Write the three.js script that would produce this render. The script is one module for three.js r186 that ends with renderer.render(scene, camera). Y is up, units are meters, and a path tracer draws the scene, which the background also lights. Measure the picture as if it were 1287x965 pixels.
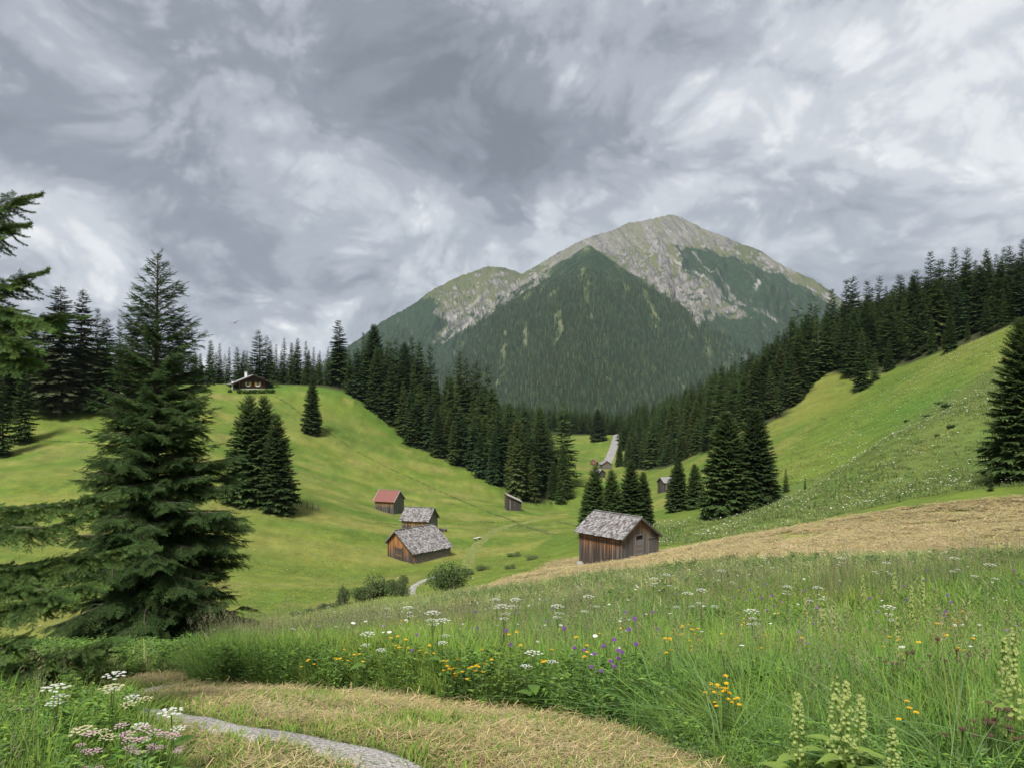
import * as THREE from 'three';
import { mergeGeometries } from 'three/addons/utils/BufferGeometryUtils.js';

// ------------------------------------------------------------------ camera, sky, sun, exposure
const scene = new THREE.Scene();
const EYE = 1.6, FOC = 947, CX = 643.5, CY = 482.5, HORIZON = 505;
const PITCH = Math.atan((HORIZON - CY) / FOC);
const camera = new THREE.PerspectiveCamera(2 * Math.atan(CY / FOC) * 180 / Math.PI, 1287 / 965, 0.1, 9000);
camera.position.set(0, EYE, 0);
camera.rotation.x = PITCH;
const EXPOSURE = 3.95;
const SUN = new THREE.Vector3(-0.22, 0.80, 0.55).normalize();
const sun = new THREE.DirectionalLight(new THREE.Color(1.0, 0.965, 0.90), 1.5);
sun.position.copy(SUN).multiplyScalar(400); sun.castShadow = true; sun.shadow.radius = 30;
sun.shadow.mapSize.set(2048, 2048);
Object.assign(sun.shadow.camera, { left: -300, right: 300, top: 300, bottom: -300, near: 1, far: 1500 });
scene.add(sun); scene.add(sun.target);
const renderer = new THREE.WebGLRenderer({ antialias: true });
renderer.toneMapping = THREE.LinearToneMapping;
renderer.toneMappingExposure = EXPOSURE;
renderer.shadowMap.enabled = true;
scene.fog = new THREE.FogExp2(new THREE.Color(0.70, 0.86, 1.0), 0.000036);

// ------------------------------------------------------------------ small maths
function rngOf(seed) { let s = seed | 0; return () => { s = (s + 0x6d2b79f5) | 0; let t = Math.imul(s ^ (s >>> 15), 1 | s); t = (t + Math.imul(t ^ (t >>> 7), 61 | t)) ^ t; return ((t ^ (t >>> 14)) >>> 0) / 4294967296; }; }
const lerp = (a, b, t) => a + (b - a) * t, clamp = (x, a = 0, b = 1) => Math.min(b, Math.max(a, x));
const smooth = (a, b, x) => { const t = clamp((x - a) / (b - a)); return t * t * (3 - 2 * t); };
const mix3 = (a, b, t) => [lerp(a[0], b[0], t), lerp(a[1], b[1], t), lerp(a[2], b[2], t)];
const PERM = (() => { const r = rngOf(77), p = new Uint16Array(1024); for (let i = 0; i < 512; i++) p[i] = i; for (let i = 511; i > 0; i--) { const j = Math.floor(r() * (i + 1)), t = p[i]; p[i] = p[j]; p[j] = t; } for (let i = 0; i < 512; i++) p[i + 512] = p[i]; return p; })();
const GR = (() => { const g = new Float32Array(1024); for (let i = 0; i < 512; i++) { const a = i / 512 * Math.PI * 2 * 37; g[2 * i] = Math.cos(a); g[2 * i + 1] = Math.sin(a); } return g; })();
function noise(x, y) {       // 2-D gradient noise, about -0.7 .. 0.7
  const xf = Math.floor(x), yf = Math.floor(y), X = xf & 511, Y = yf & 511; x -= xf; y -= yf;
  const u = x * x * x * (x * (x * 6 - 15) + 10), v = y * y * y * (y * (y * 6 - 15) + 10);
  const a = PERM[X] + Y, b = PERM[X + 1] + Y;
  const i00 = PERM[a & 1023] * 2, i01 = PERM[(a + 1) & 1023] * 2, i10 = PERM[b & 1023] * 2, i11 = PERM[(b + 1) & 1023] * 2;
  const n00 = GR[i00] * x + GR[i00 + 1] * y, n10 = GR[i10] * (x - 1) + GR[i10 + 1] * y;
  const n01 = GR[i01] * x + GR[i01 + 1] * (y - 1), n11 = GR[i11] * (x - 1) + GR[i11 + 1] * (y - 1);
  return lerp(lerp(n00, n10, u), lerp(n01, n11, u), v);
}
function fbm(x, y, oct = 4, gain = 0.5) { let s = 0, a = 1; for (let i = 0; i < oct; i++) { s += a * noise(x, y); x = x * 2.03 + 17.3; y = y * 2.03 - 9.7; a *= gain; } return s; }
function ridged(x, y, oct = 5) { let s = 0, a = 0.5; for (let i = 0; i < oct; i++) { s += a * (1 - 2 * Math.abs(noise(x, y))); x = x * 2.07 + 5.1; y = y * 2.07 + 3.7; a *= 0.5; } return s; }
// a point of the place: seen at (px, py) of the photograph, D metres ahead
function at(px, py, D) {
  const a = (px - CX) / FOC, b = (CY - py) / FOC, c = Math.cos(PITCH), s = Math.sin(PITCH);
  const y = b * c + s, z = -c + b * s, k = D / -z;
  return new THREE.Vector3(a * k, EYE + y * k, -D);
}
const P = (px, D) => { const v = at(px, HORIZON, D); return [v.x, v.z]; };
function inside(poly, x, z) { let c = false; for (let i = 0, j = poly.length - 1; i < poly.length; j = i++) { const [xi, zi] = poly[i], [xj, zj] = poly[j]; if ((zi > z) !== (zj > z) && x < (xj - xi) * (z - zi) / (zj - zi) + xi) c = !c; } return c; }
function edgeDist(line, x, z) { let m = 1e9; for (let i = 0; i + 1 < line.length; i++) { const [ax, az] = line[i], [bx, bz] = line[i + 1], dx = bx - ax, dz = bz - az, t = clamp(((x - ax) * dx + (z - az) * dz) / (dx * dx + dz * dz)); m = Math.min(m, Math.hypot(x - ax - dx * t, z - az - dz * t)); } return m; }

// ------------------------------------------------------------------ the sky: broken grey overcast
{
  const W = 4096, H = 2048, data = new Float32Array(W * H * 4);
  const dirOf = (px, py) => { const v = at(px, py, 1); v.y -= EYE; v.normalize(); return [Math.atan2(v.x, -v.z), Math.asin(v.y)]; };
  // cloud masses: where, how wide, how bright (negative: a thick dark one)
  const masses = [[330, 60, 230, 70, -0.20], [560, 160, 130, 90, -0.26], [330, 300, 130, 60, -0.30], [180, 170, 160, 70, -0.16], [650, 230, 100, 50, -0.16], [820, 190, 110, 40, -0.08], [60, 190, 90, 40, -0.12], [1080, 230, 120, 40, -0.10], [900, 20, 120, 40, -0.05], [480, 20, 180, 60, -0.12],
    [90, 60, 70, 45, 0.26], [320, 165, 75, 35, 0.12], [460, 262, 105, 40, 0.22], [535, 265, 28, 35, 0.18], [110, 310, 120, 50, 0.26], [400, 385, 40, 28, 0.26], [700, 70, 80, 60, 0.15], [950, 90, 150, 70, 0.20], [1210, 190, 100, 70, 0.22], [1050, 330, 120, 50, 0.15], [690, 245, 50, 22, 0.14], [600, 330, 110, 40, 0.08], [1220, 60, 90, 60, 0.12], [330, 420, 100, 25, 0.10]]
    .map(([px, py, w, h, k]) => [...dirOf(px, py), w / FOC, h / FOC, k]);
  const ramp = [[0.0, [0.215, 0.240, 0.288]], [0.28, [0.295, 0.326, 0.385]], [0.5, [0.44, 0.475, 0.540]], [0.72, [0.62, 0.66, 0.715]], [0.9, [0.82, 0.845, 0.875]], [1.1, [0.97, 0.98, 0.99]]];
  for (let j = 0; j < H; j++) {
    const el = ((j + 0.5) / H - 0.5) * Math.PI;
    if (el < -0.02) { for (let i = 0; i < W; i++) { const o = (j * W + i) * 4; data[o] = 0.2 / EXPOSURE; data[o + 1] = 0.22 / EXPOSURE; data[o + 2] = 0.2 / EXPOSURE; data[o + 3] = 1; } continue; }
    const ce = Math.cos(el), se = Math.sin(Math.max(el, 0)), pl = 1 / (se + 0.50);
    for (let i = 0; i < W; i++) {
      const th = ((i + 0.5) / W - 0.5) * Math.PI * 2, x = Math.cos(th) * ce, z = Math.sin(th) * ce;
      let u = x * pl * 2.3 + 40, v = z * pl * 2.3 + 40;
      const wx = fbm(u * 1.3 + 7, v * 1.3, 2), wy = fbm(u * 1.3 - 31, v * 1.3 + 11, 2);
      u += wx * 0.22; v += wy * 0.22;
      let b = 0.53 + 0.28 * fbm(u, v, 4, 0.5);
      let bw = 0, ba = 1, bu = u * 2.7 + 3, bv = v * 2.7; for (let k = 0; k < 6; k++) { bw += ba * Math.abs(noise(bu, bv)); bu = bu * 2.05 + 7; bv = bv * 2.05 - 5; ba *= 0.64; }
      const bil = (bw - 0.54) * 1.05, puff = Math.max(0, fbm(u * 4.6 + 60, v * 4.6, 5, 0.62));
      b += 0.28 * bil + 0.26 * puff * puff;
      const az = Math.atan2(x, -z), ed = el + 0.035 * wy + 0.012 * bil, ad = az + 0.05 * wx + 0.015 * bil;
      for (const m of masses) { let da = ad - m[0]; if (da > Math.PI) da -= 2 * Math.PI; if (da < -Math.PI) da += 2 * Math.PI; const de = ed - m[1], q = da * da / (m[2] * m[2]) + de * de / (m[3] * m[3]); if (q < 7) b += (m[4] < 0 ? 0.7 : 0.8) * m[4] * Math.exp(-q * 0.8); }
      b += 0.03 * (1 - smooth(0, 0.25, el));
      b = clamp(0.5 + (b - 0.5) * 1.42, 0.02, 1.08);
      let k = 0; while (k < ramp.length - 2 && b > ramp[k + 1][0]) k++;
      const c = mix3(ramp[k][1], ramp[k + 1][1], smooth(ramp[k][0], ramp[k + 1][0], b)), o = (j * W + i) * 4;
      data[o] = c[0] / EXPOSURE; data[o + 1] = c[1] / EXPOSURE; data[o + 2] = c[2] / EXPOSURE; data[o + 3] = 1;
    }
  }
  const sky = new THREE.DataTexture(data, W, H, THREE.RGBAFormat, THREE.FloatType);
  sky.mapping = THREE.EquirectangularReflectionMapping; sky.magFilter = THREE.LinearFilter; sky.minFilter = THREE.LinearFilter; sky.needsUpdate = true;
  scene.background = sky; scene.environment = sky;
}

// ------------------------------------------------------------------ helpers for things
const taken = new Map();
function numbered(n) { const k = taken.get(n) || 0; taken.set(n, k + 1); return k ? n + '_' + String(k).padStart(3, '0') : n; }
function tag(o, label, category, group, kind) { o.userData = { label, category }; if (group) o.userData.group = group; if (kind) o.userData.kind = kind; return o; }
function shadows(o) { o.castShadow = true; o.receiveShadow = true; return o; }
function mesh(name, geo, mat, parent, kind) { const m = shadows(new THREE.Mesh(geo, mat)); m.name = parent ? name : numbered(name); if (kind) m.userData.kind = kind; (parent || scene).add(m); return m; }
function thing(name, label, category, group) { const g = new THREE.Group(); g.name = numbered(name); tag(g, label, category, group); scene.add(g); return g; }
function struct(name, geo, mat, label) { const m = mesh(name, geo, mat); m.userData = { kind: 'structure', label, category: name.split('_').pop() }; return m; }
function copyOf(proto, base, label, group) { const c = proto.clone(); c.name = numbered(base); scene.add(c); c.userData = { ...proto.userData }; if (label) c.userData.label = label; if (group) c.userData.group = group; return c; }
class MB {                    // collects triangles
  constructor() { this.p = []; this.c = []; this.n = 0; this.hasC = false; }
  v(x, y, z, c) { this.p.push(x, y, z); if (c) { this.c.push(c[0], c[1], c[2]); this.hasC = true; } }
  tri(a, b, c, col) { this.v(a[0], a[1], a[2], col); this.v(b[0], b[1], b[2], col); this.v(c[0], c[1], c[2], col); }
  quad(a, b, c, d, col) { this.tri(a, b, c, col); this.tri(a, c, d, col); }
  geo(smoothN) { const g = new THREE.BufferGeometry(); g.setAttribute('position', new THREE.Float32BufferAttribute(this.p, 3)); if (this.hasC) g.setAttribute('color', new THREE.Float32BufferAttribute(this.c, 3)); if (smoothN) g.computeVertexNormals(); return g; }
}
function std(color, rough = 0.9, extra = {}) { const m = new THREE.MeshStandardMaterial({ roughness: rough, metalness: 0, side: THREE.DoubleSide, ...extra }); m.color.setRGB(...color); return m; }
function mattM(color, rough = 0.9, extra = {}) { const m = new THREE.MeshPhysicalMaterial({ roughness: rough, metalness: 0, specularIntensity: 0.15, side: THREE.DoubleSide, ...extra }); m.color.setRGB(...color); return m; }
function leafMat(color, through = 0.35, extra = {}) { const m = new THREE.MeshPhysicalMaterial({ roughness: 1.0, metalness: 0, transmission: through, thickness: 0, ior: 1.4, specularIntensity: 0.2, side: THREE.DoubleSide, ...extra }); m.color.setRGB(...color); return m; }
function noiseTex(size, fn) { const d = new Uint8Array(size * size * 4); for (let j = 0; j < size; j++) for (let i = 0; i < size; i++) { const c = fn(i / size, j / size), o = (j * size + i) * 4; d[o] = clamp(c[0]) * 255; d[o + 1] = clamp(c[1]) * 255; d[o + 2] = clamp(c[2]) * 255; d[o + 3] = 255; } const t = new THREE.DataTexture(d, size, size, THREE.RGBAFormat); t.wrapS = t.wrapT = THREE.RepeatWrapping; t.magFilter = THREE.LinearFilter; t.minFilter = THREE.LinearMipmapLinearFilter; t.generateMipmaps = true; t.needsUpdate = true; return t; }
const toSRGB = (c) => c <= 0.0031308 ? c * 12.92 : 1.055 * Math.pow(c, 1 / 2.4) - 0.055;
// noise that repeats after `per` cells
function tnoise(x, y, per) { const f = (a) => { const t = a / per; return t - Math.floor(t); }; const u = f(x), v = f(y), X = u * per, Y = v * per; return lerp(lerp(noise(X, Y), noise(X - per, Y), u), lerp(noise(X, Y - per), noise(X - per, Y - per), u), v) * 1.3; }

// ------------------------------------------------------------------ terrain heights
const CTRL = [
  // the near slope with the path
  [480, 955, 3.4], [320, 920, 4.0], [230, 906, 4.5], [150, 893, 5.2], [130, 885, 5.9], [210, 868, 7.6], [265, 856, 9], [60, 890, 6.2], [-100, 880, 6], [0, 940, 4], [-200, 900, 4.5],
  [560, 890, 6.2], [430, 869, 7], [790, 920, 5], [900, 975, 4], [1100, 1000, 3], [1287, 960, 3.4], [1500, 920, 4], [1287, 890, 6], [700, 905, 5.6], [640, 975, 3.3],
  [190, 832, 22], [60, 838, 18], [-150, 830, 16], [340, 815, 22], [450, 788, 30], [650, 748, 36], [800, 728, 33], [790, 719, 44], [784, 714, 55], [690, 735, 46], [1000, 706, 29], [1150, 698, 27], [1287, 690, 25], [1500, 670, 22],
  [330, 838, 13], [560, 800, 18], [900, 765, 15], [1200, 760, 13],
  // mown hay field up to the barn and its crest
  [1500, 600, 46], [1287, 632, 50], [1150, 643, 55], [1000, 664, 60], [900, 682, 65], [838, 698, 70], [781, 709, 70], [731, 713, 74], [700, 708, 80], [660, 724, 62], [610, 740, 52], [760, 702, 82],
  // hollow behind the crest
  [850, 668, 95], [1000, 640, 84], [1150, 612, 75], [1265, 604, 62], [1420, 590, 58],
  // bank with bushes and the valley floor
  [560, 748, 63], [483, 752, 61], [430, 766, 60], [370, 780, 55], [640, 712, 82], [690, 690, 96], [600, 702, 95],
  [520, 708, 93], [525, 669, 115], [486, 646, 135], [645, 642, 150], [400, 722, 85], [330, 742, 72], [230, 770, 62], [100, 790, 56], [0, 825, 49], [0, 700, 75], [-200, 700, 75], [-300, 560, 125], [-300, 505, 170], [640, 662, 130], [580, 660, 125], [180, 660, 95],
  // the meadow hill with the chalet
  [0, 600, 110], [0, 560, 130], [30, 507, 150], [100, 497, 165], [150, 560, 130], [330, 630, 108], [280, 560, 150], [250, 505, 185], [392, 545, 182], [300, 497, 198], [350, 495, 203], [270, 486, 205], [240, 488, 240], [430, 490, 240], [440, 494, 215], [300, 486, 250], [0, 492, 250], [-300, 485, 260], [450, 600, 160],
  [500, 545, 205], [560, 580, 191], [610, 604, 181], [660, 632, 172], [700, 640, 172], [520, 500, 252], [600, 550, 228], [680, 590, 212], [620, 535, 320], [720, 600, 250],
  // the valley going away, the road
  [770, 586, 330], [745, 562, 400], [775, 546, 470], [720, 548, 470], [680, 540, 520], [850, 545, 480], [740, 546, 620], [500, 520, 500], [300, 500, 500],
  // the slope with the white flowers and the wood above it
  [775, 664, 96], [838, 618, 158], [860, 641, 120], [932, 646, 102], [990, 612, 110], [1050, 602, 105], [1100, 560, 100], [1190, 500, 120], [1250, 440, 135], [1287, 408, 145], [1195, 440, 165], [1100, 479, 180], [1000, 530, 180], [1035, 470, 205], [950, 550, 188], [880, 572, 220], [830, 592, 240], [800, 590, 285],
  [1100, 452, 230], [1287, 388, 200], [1200, 424, 220], [1000, 455, 290], [900, 515, 330], [850, 532, 400], [1420, 350, 150], [1600, 330, 200], [1000, 470, 420], [1300, 400, 330],
].map(([px, py, D]) => { const v = at(px, py, D); return [v.x, v.z, v.y]; });
CTRL.push([0, 0, 0], [0, 6, 0.7], [-8, 2, -0.6], [8, 3, 0.9], [-20, 20, -1], [25, 25, 6], [0, 60, 6], [-60, 40, -4], [70, 30, 18], [-150, 0, -6], [-120, -60, -9], [140, -60, 28], [170, -140, 40],
  [-600, 0, 0], [-600, -400, 15], [600, 0, 60], [600, -500, 60], [0, 300, 25], [-600, 300, 10], [600, 300, 60], [-1500, -600, 20], [1500, -600, 60], [-1500, 300, 20], [1500, 300, 60], [0, -1000, -55], [0, -760, -42], [-400, -800, -35], [400, -800, -35], [-700, -1000, -30], [700, -1000, -30], [1500, -1300, 60], [-1500, -1300, 20]);
const TPS = (() => {
  const n = CTRL.length, N = n + 3, S = 0.01, A = [];
  const U = (d2) => d2 < 1e-12 ? 0 : 0.5 * d2 * Math.log(d2);
  for (let i = 0; i < n; i++) { const r = new Float64Array(N + 1), [x, z, y] = CTRL[i]; for (let j = 0; j < n; j++) { const dx = (x - CTRL[j][0]) * S, dz = (z - CTRL[j][1]) * S; r[j] = U(dx * dx + dz * dz); } r[i] += 1e-4; r[n] = 1; r[n + 1] = x * S; r[n + 2] = z * S; r[N] = y; A.push(r); }
  for (let k = 0; k < 3; k++) { const r = new Float64Array(N + 1); for (let j = 0; j < n; j++) r[j] = k === 0 ? 1 : CTRL[j][k - 1] * S; A.push(r); }
  for (let i = 0; i < N; i++) {
    let p = i; for (let k = i + 1; k < N; k++) if (Math.abs(A[k][i]) > Math.abs(A[p][i])) p = k;
    [A[i], A[p]] = [A[p], A[i]];
    for (let k = i + 1; k < N; k++) { const f = A[k][i] / A[i][i]; if (f) for (let j = i; j <= N; j++) A[k][j] -= f * A[i][j]; }
  }
  const w = new Float64Array(N);
  for (let i = N - 1; i >= 0; i--) { let s = A[i][N]; for (let j = i + 1; j < N; j++) s -= A[i][j] * w[j]; w[i] = s / A[i][i]; }
  return (x, z) => { x *= S; z *= S; let s = w[n] + w[n + 1] * x + w[n + 2] * z; for (let j = 0; j < n; j++) { const dx = x - CTRL[j][0] * S, dz = z - CTRL[j][1] * S; s += w[j] * U(dx * dx + dz * dz); } return s; };
})();
const GX = { n: 600, a: 6.1, k: 6.2 }, GZ = { n: 660, a: 5.0, k: 6.3, t0: -0.72 };
const gxs = [], gzs = [];
for (let i = 0; i <= GX.n; i++) gxs.push(GX.a * Math.sinh(GX.k * (2 * i / GX.n - 1)));
for (let j = 0; j <= GZ.n; j++) gzs.push(-GZ.a * Math.sinh(GZ.k * lerp(GZ.t0, 1, j / GZ.n)));
const heights = new Float32Array((GX.n + 1) * (GZ.n + 1));
for (let j = 0; j <= GZ.n; j++) for (let i = 0; i <= GX.n; i++) {
  const x = gxs[i], z = gzs[j], d = Math.hypot(x, z);
  let y = TPS(x, z);
  y += 0.05 * fbm(x * 0.8, z * 0.8, 3) * smooth(2, 6, d) + 0.35 * fbm(x * 0.06 + 9, z * 0.06, 3) * smooth(40, 90, d);
  heights[j * (GX.n + 1) + i] = y;
}
function ground(x, z) {
  const fi = clamp((Math.asinh(x / GX.a) / GX.k + 1) / 2 * GX.n, 0, GX.n - 0.001), fj = clamp((Math.asinh(-z / GZ.a) / GZ.k - GZ.t0) / (1 - GZ.t0) * GZ.n, 0, GZ.n - 0.001);
  const i = Math.floor(fi), j = Math.floor(fj), u = clamp((x - gxs[i]) / (gxs[i + 1] - gxs[i])), v = clamp((z - gzs[j]) / (gzs[j + 1] - gzs[j])), R = GX.n + 1;
  const a = heights[j * R + i], b = heights[j * R + i + 1], c = heights[(j + 1) * R + i], d = heights[(j + 1) * R + i + 1];
  return u + v <= 1 ? a + u * (b - a) + v * (c - a) : d + (1 - u) * (c - d) + (1 - v) * (b - d);
}
const onGround = (px, D) => { const [x, z] = P(px, D); return new THREE.Vector3(x, ground(x, z), z); };
// follows the line of sight through (px, py) to the ground, from minD metres on
function hit(px, py, minD = 2) {
  const d = at(px, py, 1); d.y -= EYE;
  let D = minD, prev = minD;
  while (D < 900) { const x = d.x * D, y = EYE + d.y * D; if (y < ground(x, -D)) { let a = prev, b = D; for (let k = 0; k < 24; k++) { const m = (a + b) / 2; if (EYE + d.y * m < ground(d.x * m, -m)) b = m; else a = m; } return new THREE.Vector3(d.x * b, ground(d.x * b, -b), -b); } prev = D; D *= 1.012; }
  return null;
}
// ------------------------------------------------------------------ what grows where
const nearEdge = [[1500, 2.3], [1150, 2.6], [960, 3.2], [880, 3.8], [840, 4.3], [790, 5.0], [700, 5.7], [560, 6.3], [430, 7.0], [275, 7.5]].map((q) => P(...q));
const farEdge = [[330, 23], [400, 29], [450, 34], [560, 38], [640, 40], [720, 38], [800, 34.5], [900, 30], [1000, 26], [1150, 22], [1287, 19], [1500, 17]].map((q) => P(...q));
const TALL = [...nearEdge, P(245, 9), P(262, 13), P(300, 18), ...farEdge];
const HAY = [...farEdge.slice(3), P(1700, 16), P(1700, 44), P(1500, 50), P(1287, 53), P(1150, 58), P(1000, 63), P(900, 69), P(850, 77), P(740, 85), P(700, 83), P(660, 68), P(600, 52)];
const WEEDS = [P(-400, 2.2), P(60, 2.3), P(190, 2.5), P(215, 3.1), P(165, 4.0), P(100, 4.8), P(60, 5.6), P(80, 6.6), P(40, 8.5), P(-300, 8)];
const MOWN = [P(1100, 2.2), ...nearEdge.slice(1), P(245, 9), P(200, 10), P(90, 7), P(70, 6), P(100, 4.8), P(165, 4.0), P(215, 3.1), P(190, 2.2)];
const FLOWERSLOPE = [P(780, 88), P(880, 80), P(1000, 70), P(1150, 64), P(1287, 57), P(1500, 52), P(1600, 90), P(1330, 128), P(1287, 122), P(1180, 122), P(1100, 112), P(1000, 112), P(900, 106), P(800, 108)];
const footpath = [[560, 985, 2.9], [480, 955, 3.4], [400, 937, 3.7], [320, 920, 4.0], [230, 906, 4.5], [165, 895, 5.1], [128, 886, 5.9], [150, 876, 6.7], [205, 868, 7.6], [265, 857, 9], [320, 846, 11.5], [370, 838, 14], [420, 832, 17]].map(([px, , D]) => P(px, D));
const FIELD = [P(-100, 45), P(150, 52), P(330, 66), P(450, 62), P(560, 66), P(640, 88), P(700, 110), P(720, 170), P(640, 170), P(560, 185), P(440, 210), P(350, 205), P(250, 195), P(30, 150), P(-300, 140)];
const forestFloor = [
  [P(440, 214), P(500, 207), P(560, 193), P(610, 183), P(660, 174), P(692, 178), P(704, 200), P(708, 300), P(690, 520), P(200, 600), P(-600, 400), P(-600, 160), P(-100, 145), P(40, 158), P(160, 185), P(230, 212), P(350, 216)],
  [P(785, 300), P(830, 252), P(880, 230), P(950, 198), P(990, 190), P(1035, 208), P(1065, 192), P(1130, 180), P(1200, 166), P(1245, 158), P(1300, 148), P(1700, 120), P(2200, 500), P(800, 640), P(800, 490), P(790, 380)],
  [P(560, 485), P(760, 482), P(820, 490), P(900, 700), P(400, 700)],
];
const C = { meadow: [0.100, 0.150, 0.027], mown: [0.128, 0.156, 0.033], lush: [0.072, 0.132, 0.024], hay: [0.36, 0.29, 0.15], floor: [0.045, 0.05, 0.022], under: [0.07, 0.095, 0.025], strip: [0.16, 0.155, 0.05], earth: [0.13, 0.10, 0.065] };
const ditches = [
  [[345, 498], [375, 518], [405, 538], [440, 562], [480, 584], [520, 602], [560, 620], [600, 637], [640, 652], [688, 667]],
  [[596, 655], [630, 657], [665, 662], [700, 672]], [[-20, 557], [50, 553], [100, 556], [190, 556]], [[470, 656], [500, 659]], [[700, 655], [735, 662]],
].map((l) => l.map(([px, py]) => hit(px, py, 60)).filter(Boolean).map((v) => [v.x, v.z]));
function groundColor(x, z) {
  const D = -z, jx = x + 0.5 * Math.min(3, Math.max(D, 4) / 40) * noise(x * 0.9, z * 0.9) * 2, jz = z + Math.min(3, Math.max(D, 4) / 40) * noise(x * 0.9 + 50, z * 0.9);
  let c = mix3(C.meadow, C.mown, clamp(0.45 + 0.9 * fbm(x * 0.025, z * 0.025 + 3, 3)));
  c = mix3(c, C.lush, clamp(0.2 + 1.2 * fbm(x * 0.05 + 30, z * 0.03, 3)));
  if (inside(FIELD, x, z)) {           // mowing swathes: strips of cut grass, run along the slope
    const wob = 3 * noise(x * 0.02, z * 0.02), q = x * 0.30 + z * 0.95 + wob, sw = noise(q * 0.13, x * 0.012), fine = noise(q * 0.42, x * 0.03), patch = fbm(x * 0.035 + 4, z * 0.05, 4);
    c = mix3(c, [0.180, 0.182, 0.052], clamp(0.30 + 1.2 * sw + 1.3 * fine)); c = mix3(c, [0.085, 0.125, 0.028], clamp(1.3 * patch)); c = mix3(c, [0.21, 0.185, 0.07], clamp(1.3 * fbm(x * 0.06 + 50, z * 0.09, 4) - 0.25));
  }
  if (x > 20 && D > 60) { const band = fbm((x * 0.62 + z * 0.78) * 0.07 + 11, (x * 0.78 - z * 0.62) * 0.012, 3); c = mix3(c, [0.185, 0.18, 0.052], clamp(0.15 + 1.4 * band)); }
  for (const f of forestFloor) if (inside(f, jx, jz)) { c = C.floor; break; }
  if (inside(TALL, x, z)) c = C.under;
  else if (inside(HAY, jx, jz)) { const g = fbm(x * 0.22, z * 0.22 + 40, 4), s = noise((x * 0.8 + z * 0.6) * 0.9, (x * 0.6 - z * 0.8) * 0.12); c = mix3(mix3(C.hay, [0.25, 0.19, 0.095], clamp(0.4 + 0.9 * s)), [0.19, 0.20, 0.06], clamp(0.12 + 1.3 * g)); }
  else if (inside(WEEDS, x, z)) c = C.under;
  else if (D < 12 && D > -4 && inside(MOWN, x, z)) c = mix3(C.strip, [0.27, 0.21, 0.11], clamp(0.4 + 1.6 * fbm(x * 1.1, z * 1.1, 3)));
  if (D < 20 && D > -3) { const e = edgeDist(footpath, x, z); c = mix3(C.earth, c, smooth(0.24, 0.40, e + 0.25 * noise(x * 3, z * 3))); }
  if (D < 160 && D > 50 && inside(FLOWERSLOPE, x, z)) c = mix3([0.085, 0.125, 0.035], c, 0.25);
  const k = 1.40 + 0.44 * fbm(x * 0.3, z * 0.42, 4, 0.6);
  return [c[0] * k, c[1] * k, c[2] * k];
}
const grassTex = noiseTex(1024, (u, v) => { const a = tnoise(u * 66, v * 66, 66), b = tnoise(u * 180 + 3, v * 180, 180), c = tnoise(u * 22, v * 22, 22), d = tnoise(u * 9, v * 9, 9), g = 0.76 + 0.15 * a + 0.15 * b + 0.14 * c + 0.08 * d, y = 0.10 * (c + d); return [g * (0.99 + y), g, g * (0.92 - y)]; });
const groundMat = mattM([1, 1, 1], 0.95, { vertexColors: true, map: grassTex, bumpMap: grassTex, bumpScale: 0.16 });
{
  const R = GX.n + 1, pos = new Float32Array(R * (GZ.n + 1) * 3), col = new Float32Array(pos.length), uv = new Float32Array(R * (GZ.n + 1) * 2), idx = [];
  for (let j = 0; j <= GZ.n; j++) for (let i = 0; i <= GX.n; i++) {
    const o = j * R + i, x = gxs[i], z = gzs[j];
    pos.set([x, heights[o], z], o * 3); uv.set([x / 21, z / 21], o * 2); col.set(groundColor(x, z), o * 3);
  }
  for (let j = 0; j < GZ.n; j++) for (let i = 0; i < GX.n; i++) { const a = j * R + i, b = a + 1, c = a + R, d = c + 1; idx.push(a, b, c, b, d, c); }
  const g = new THREE.BufferGeometry(); g.setAttribute('position', new THREE.BufferAttribute(pos, 3)); g.setAttribute('color', new THREE.BufferAttribute(col, 3)); g.setAttribute('uv', new THREE.BufferAttribute(uv, 2)); g.setIndex(idx); g.computeVertexNormals();
  struct('ground', g, groundMat, 'green alpine meadow ground of the valley and its hillsides');
}
// ------------------------------------------------------------------ paths laid on the ground
function ribbon(line, width, lift, step, across = 6, crown = 0, rag = 0.12, seed = 1) {
  const cur = new THREE.CatmullRomCurve3(line.map(([x, z]) => new THREE.Vector3(x, 0, z)), false, 'centripetal'), n = Math.ceil(cur.getLength() / step);
  const pos = [], uv = [], idx = [], col = [];
  for (let i = 0; i <= n; i++) {
    const p = cur.getPointAt(i / n), t = cur.getTangentAt(i / n), nx = -t.z, nz = t.x;
    for (let k = 0; k <= across; k++) {
      const s = k / across * 2 - 1, w = width / 2 * (1 + (Math.abs(s) === 1 ? rag * 2 * noise(i * step * 2.2 + seed * 9, s * 7 + seed) : 0)), x = p.x + nx * s * w, z = p.z + nz * s * w, e = Math.abs(s) === 1 ? -0.012 : 0;
      pos.push(x, ground(x, z) + lift * (Math.abs(s) === 1 ? 0.25 : 1) + crown * (1 - s * s) + e, z); uv.push(x / 1.1, z / 1.1);
      const v = 0.9 + 0.35 * fbm(x * 2.1, z * 2.1, 3); col.push(v, v, v);
    }
  }
  for (let i = 0; i < n; i++) for (let k = 0; k < across; k++) { const a = i * (across + 1) + k, b = a + 1, c = a + across + 1, d = c + 1; idx.push(a, b, c, b, d, c); }
  const g = new THREE.BufferGeometry(); g.setAttribute('position', new THREE.Float32BufferAttribute(pos, 3)); g.setAttribute('uv', new THREE.Float32BufferAttribute(uv, 2)); g.setAttribute('color', new THREE.Float32BufferAttribute(col, 3)); g.setIndex(idx); g.computeVertexNormals(); return g;
}
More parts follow.
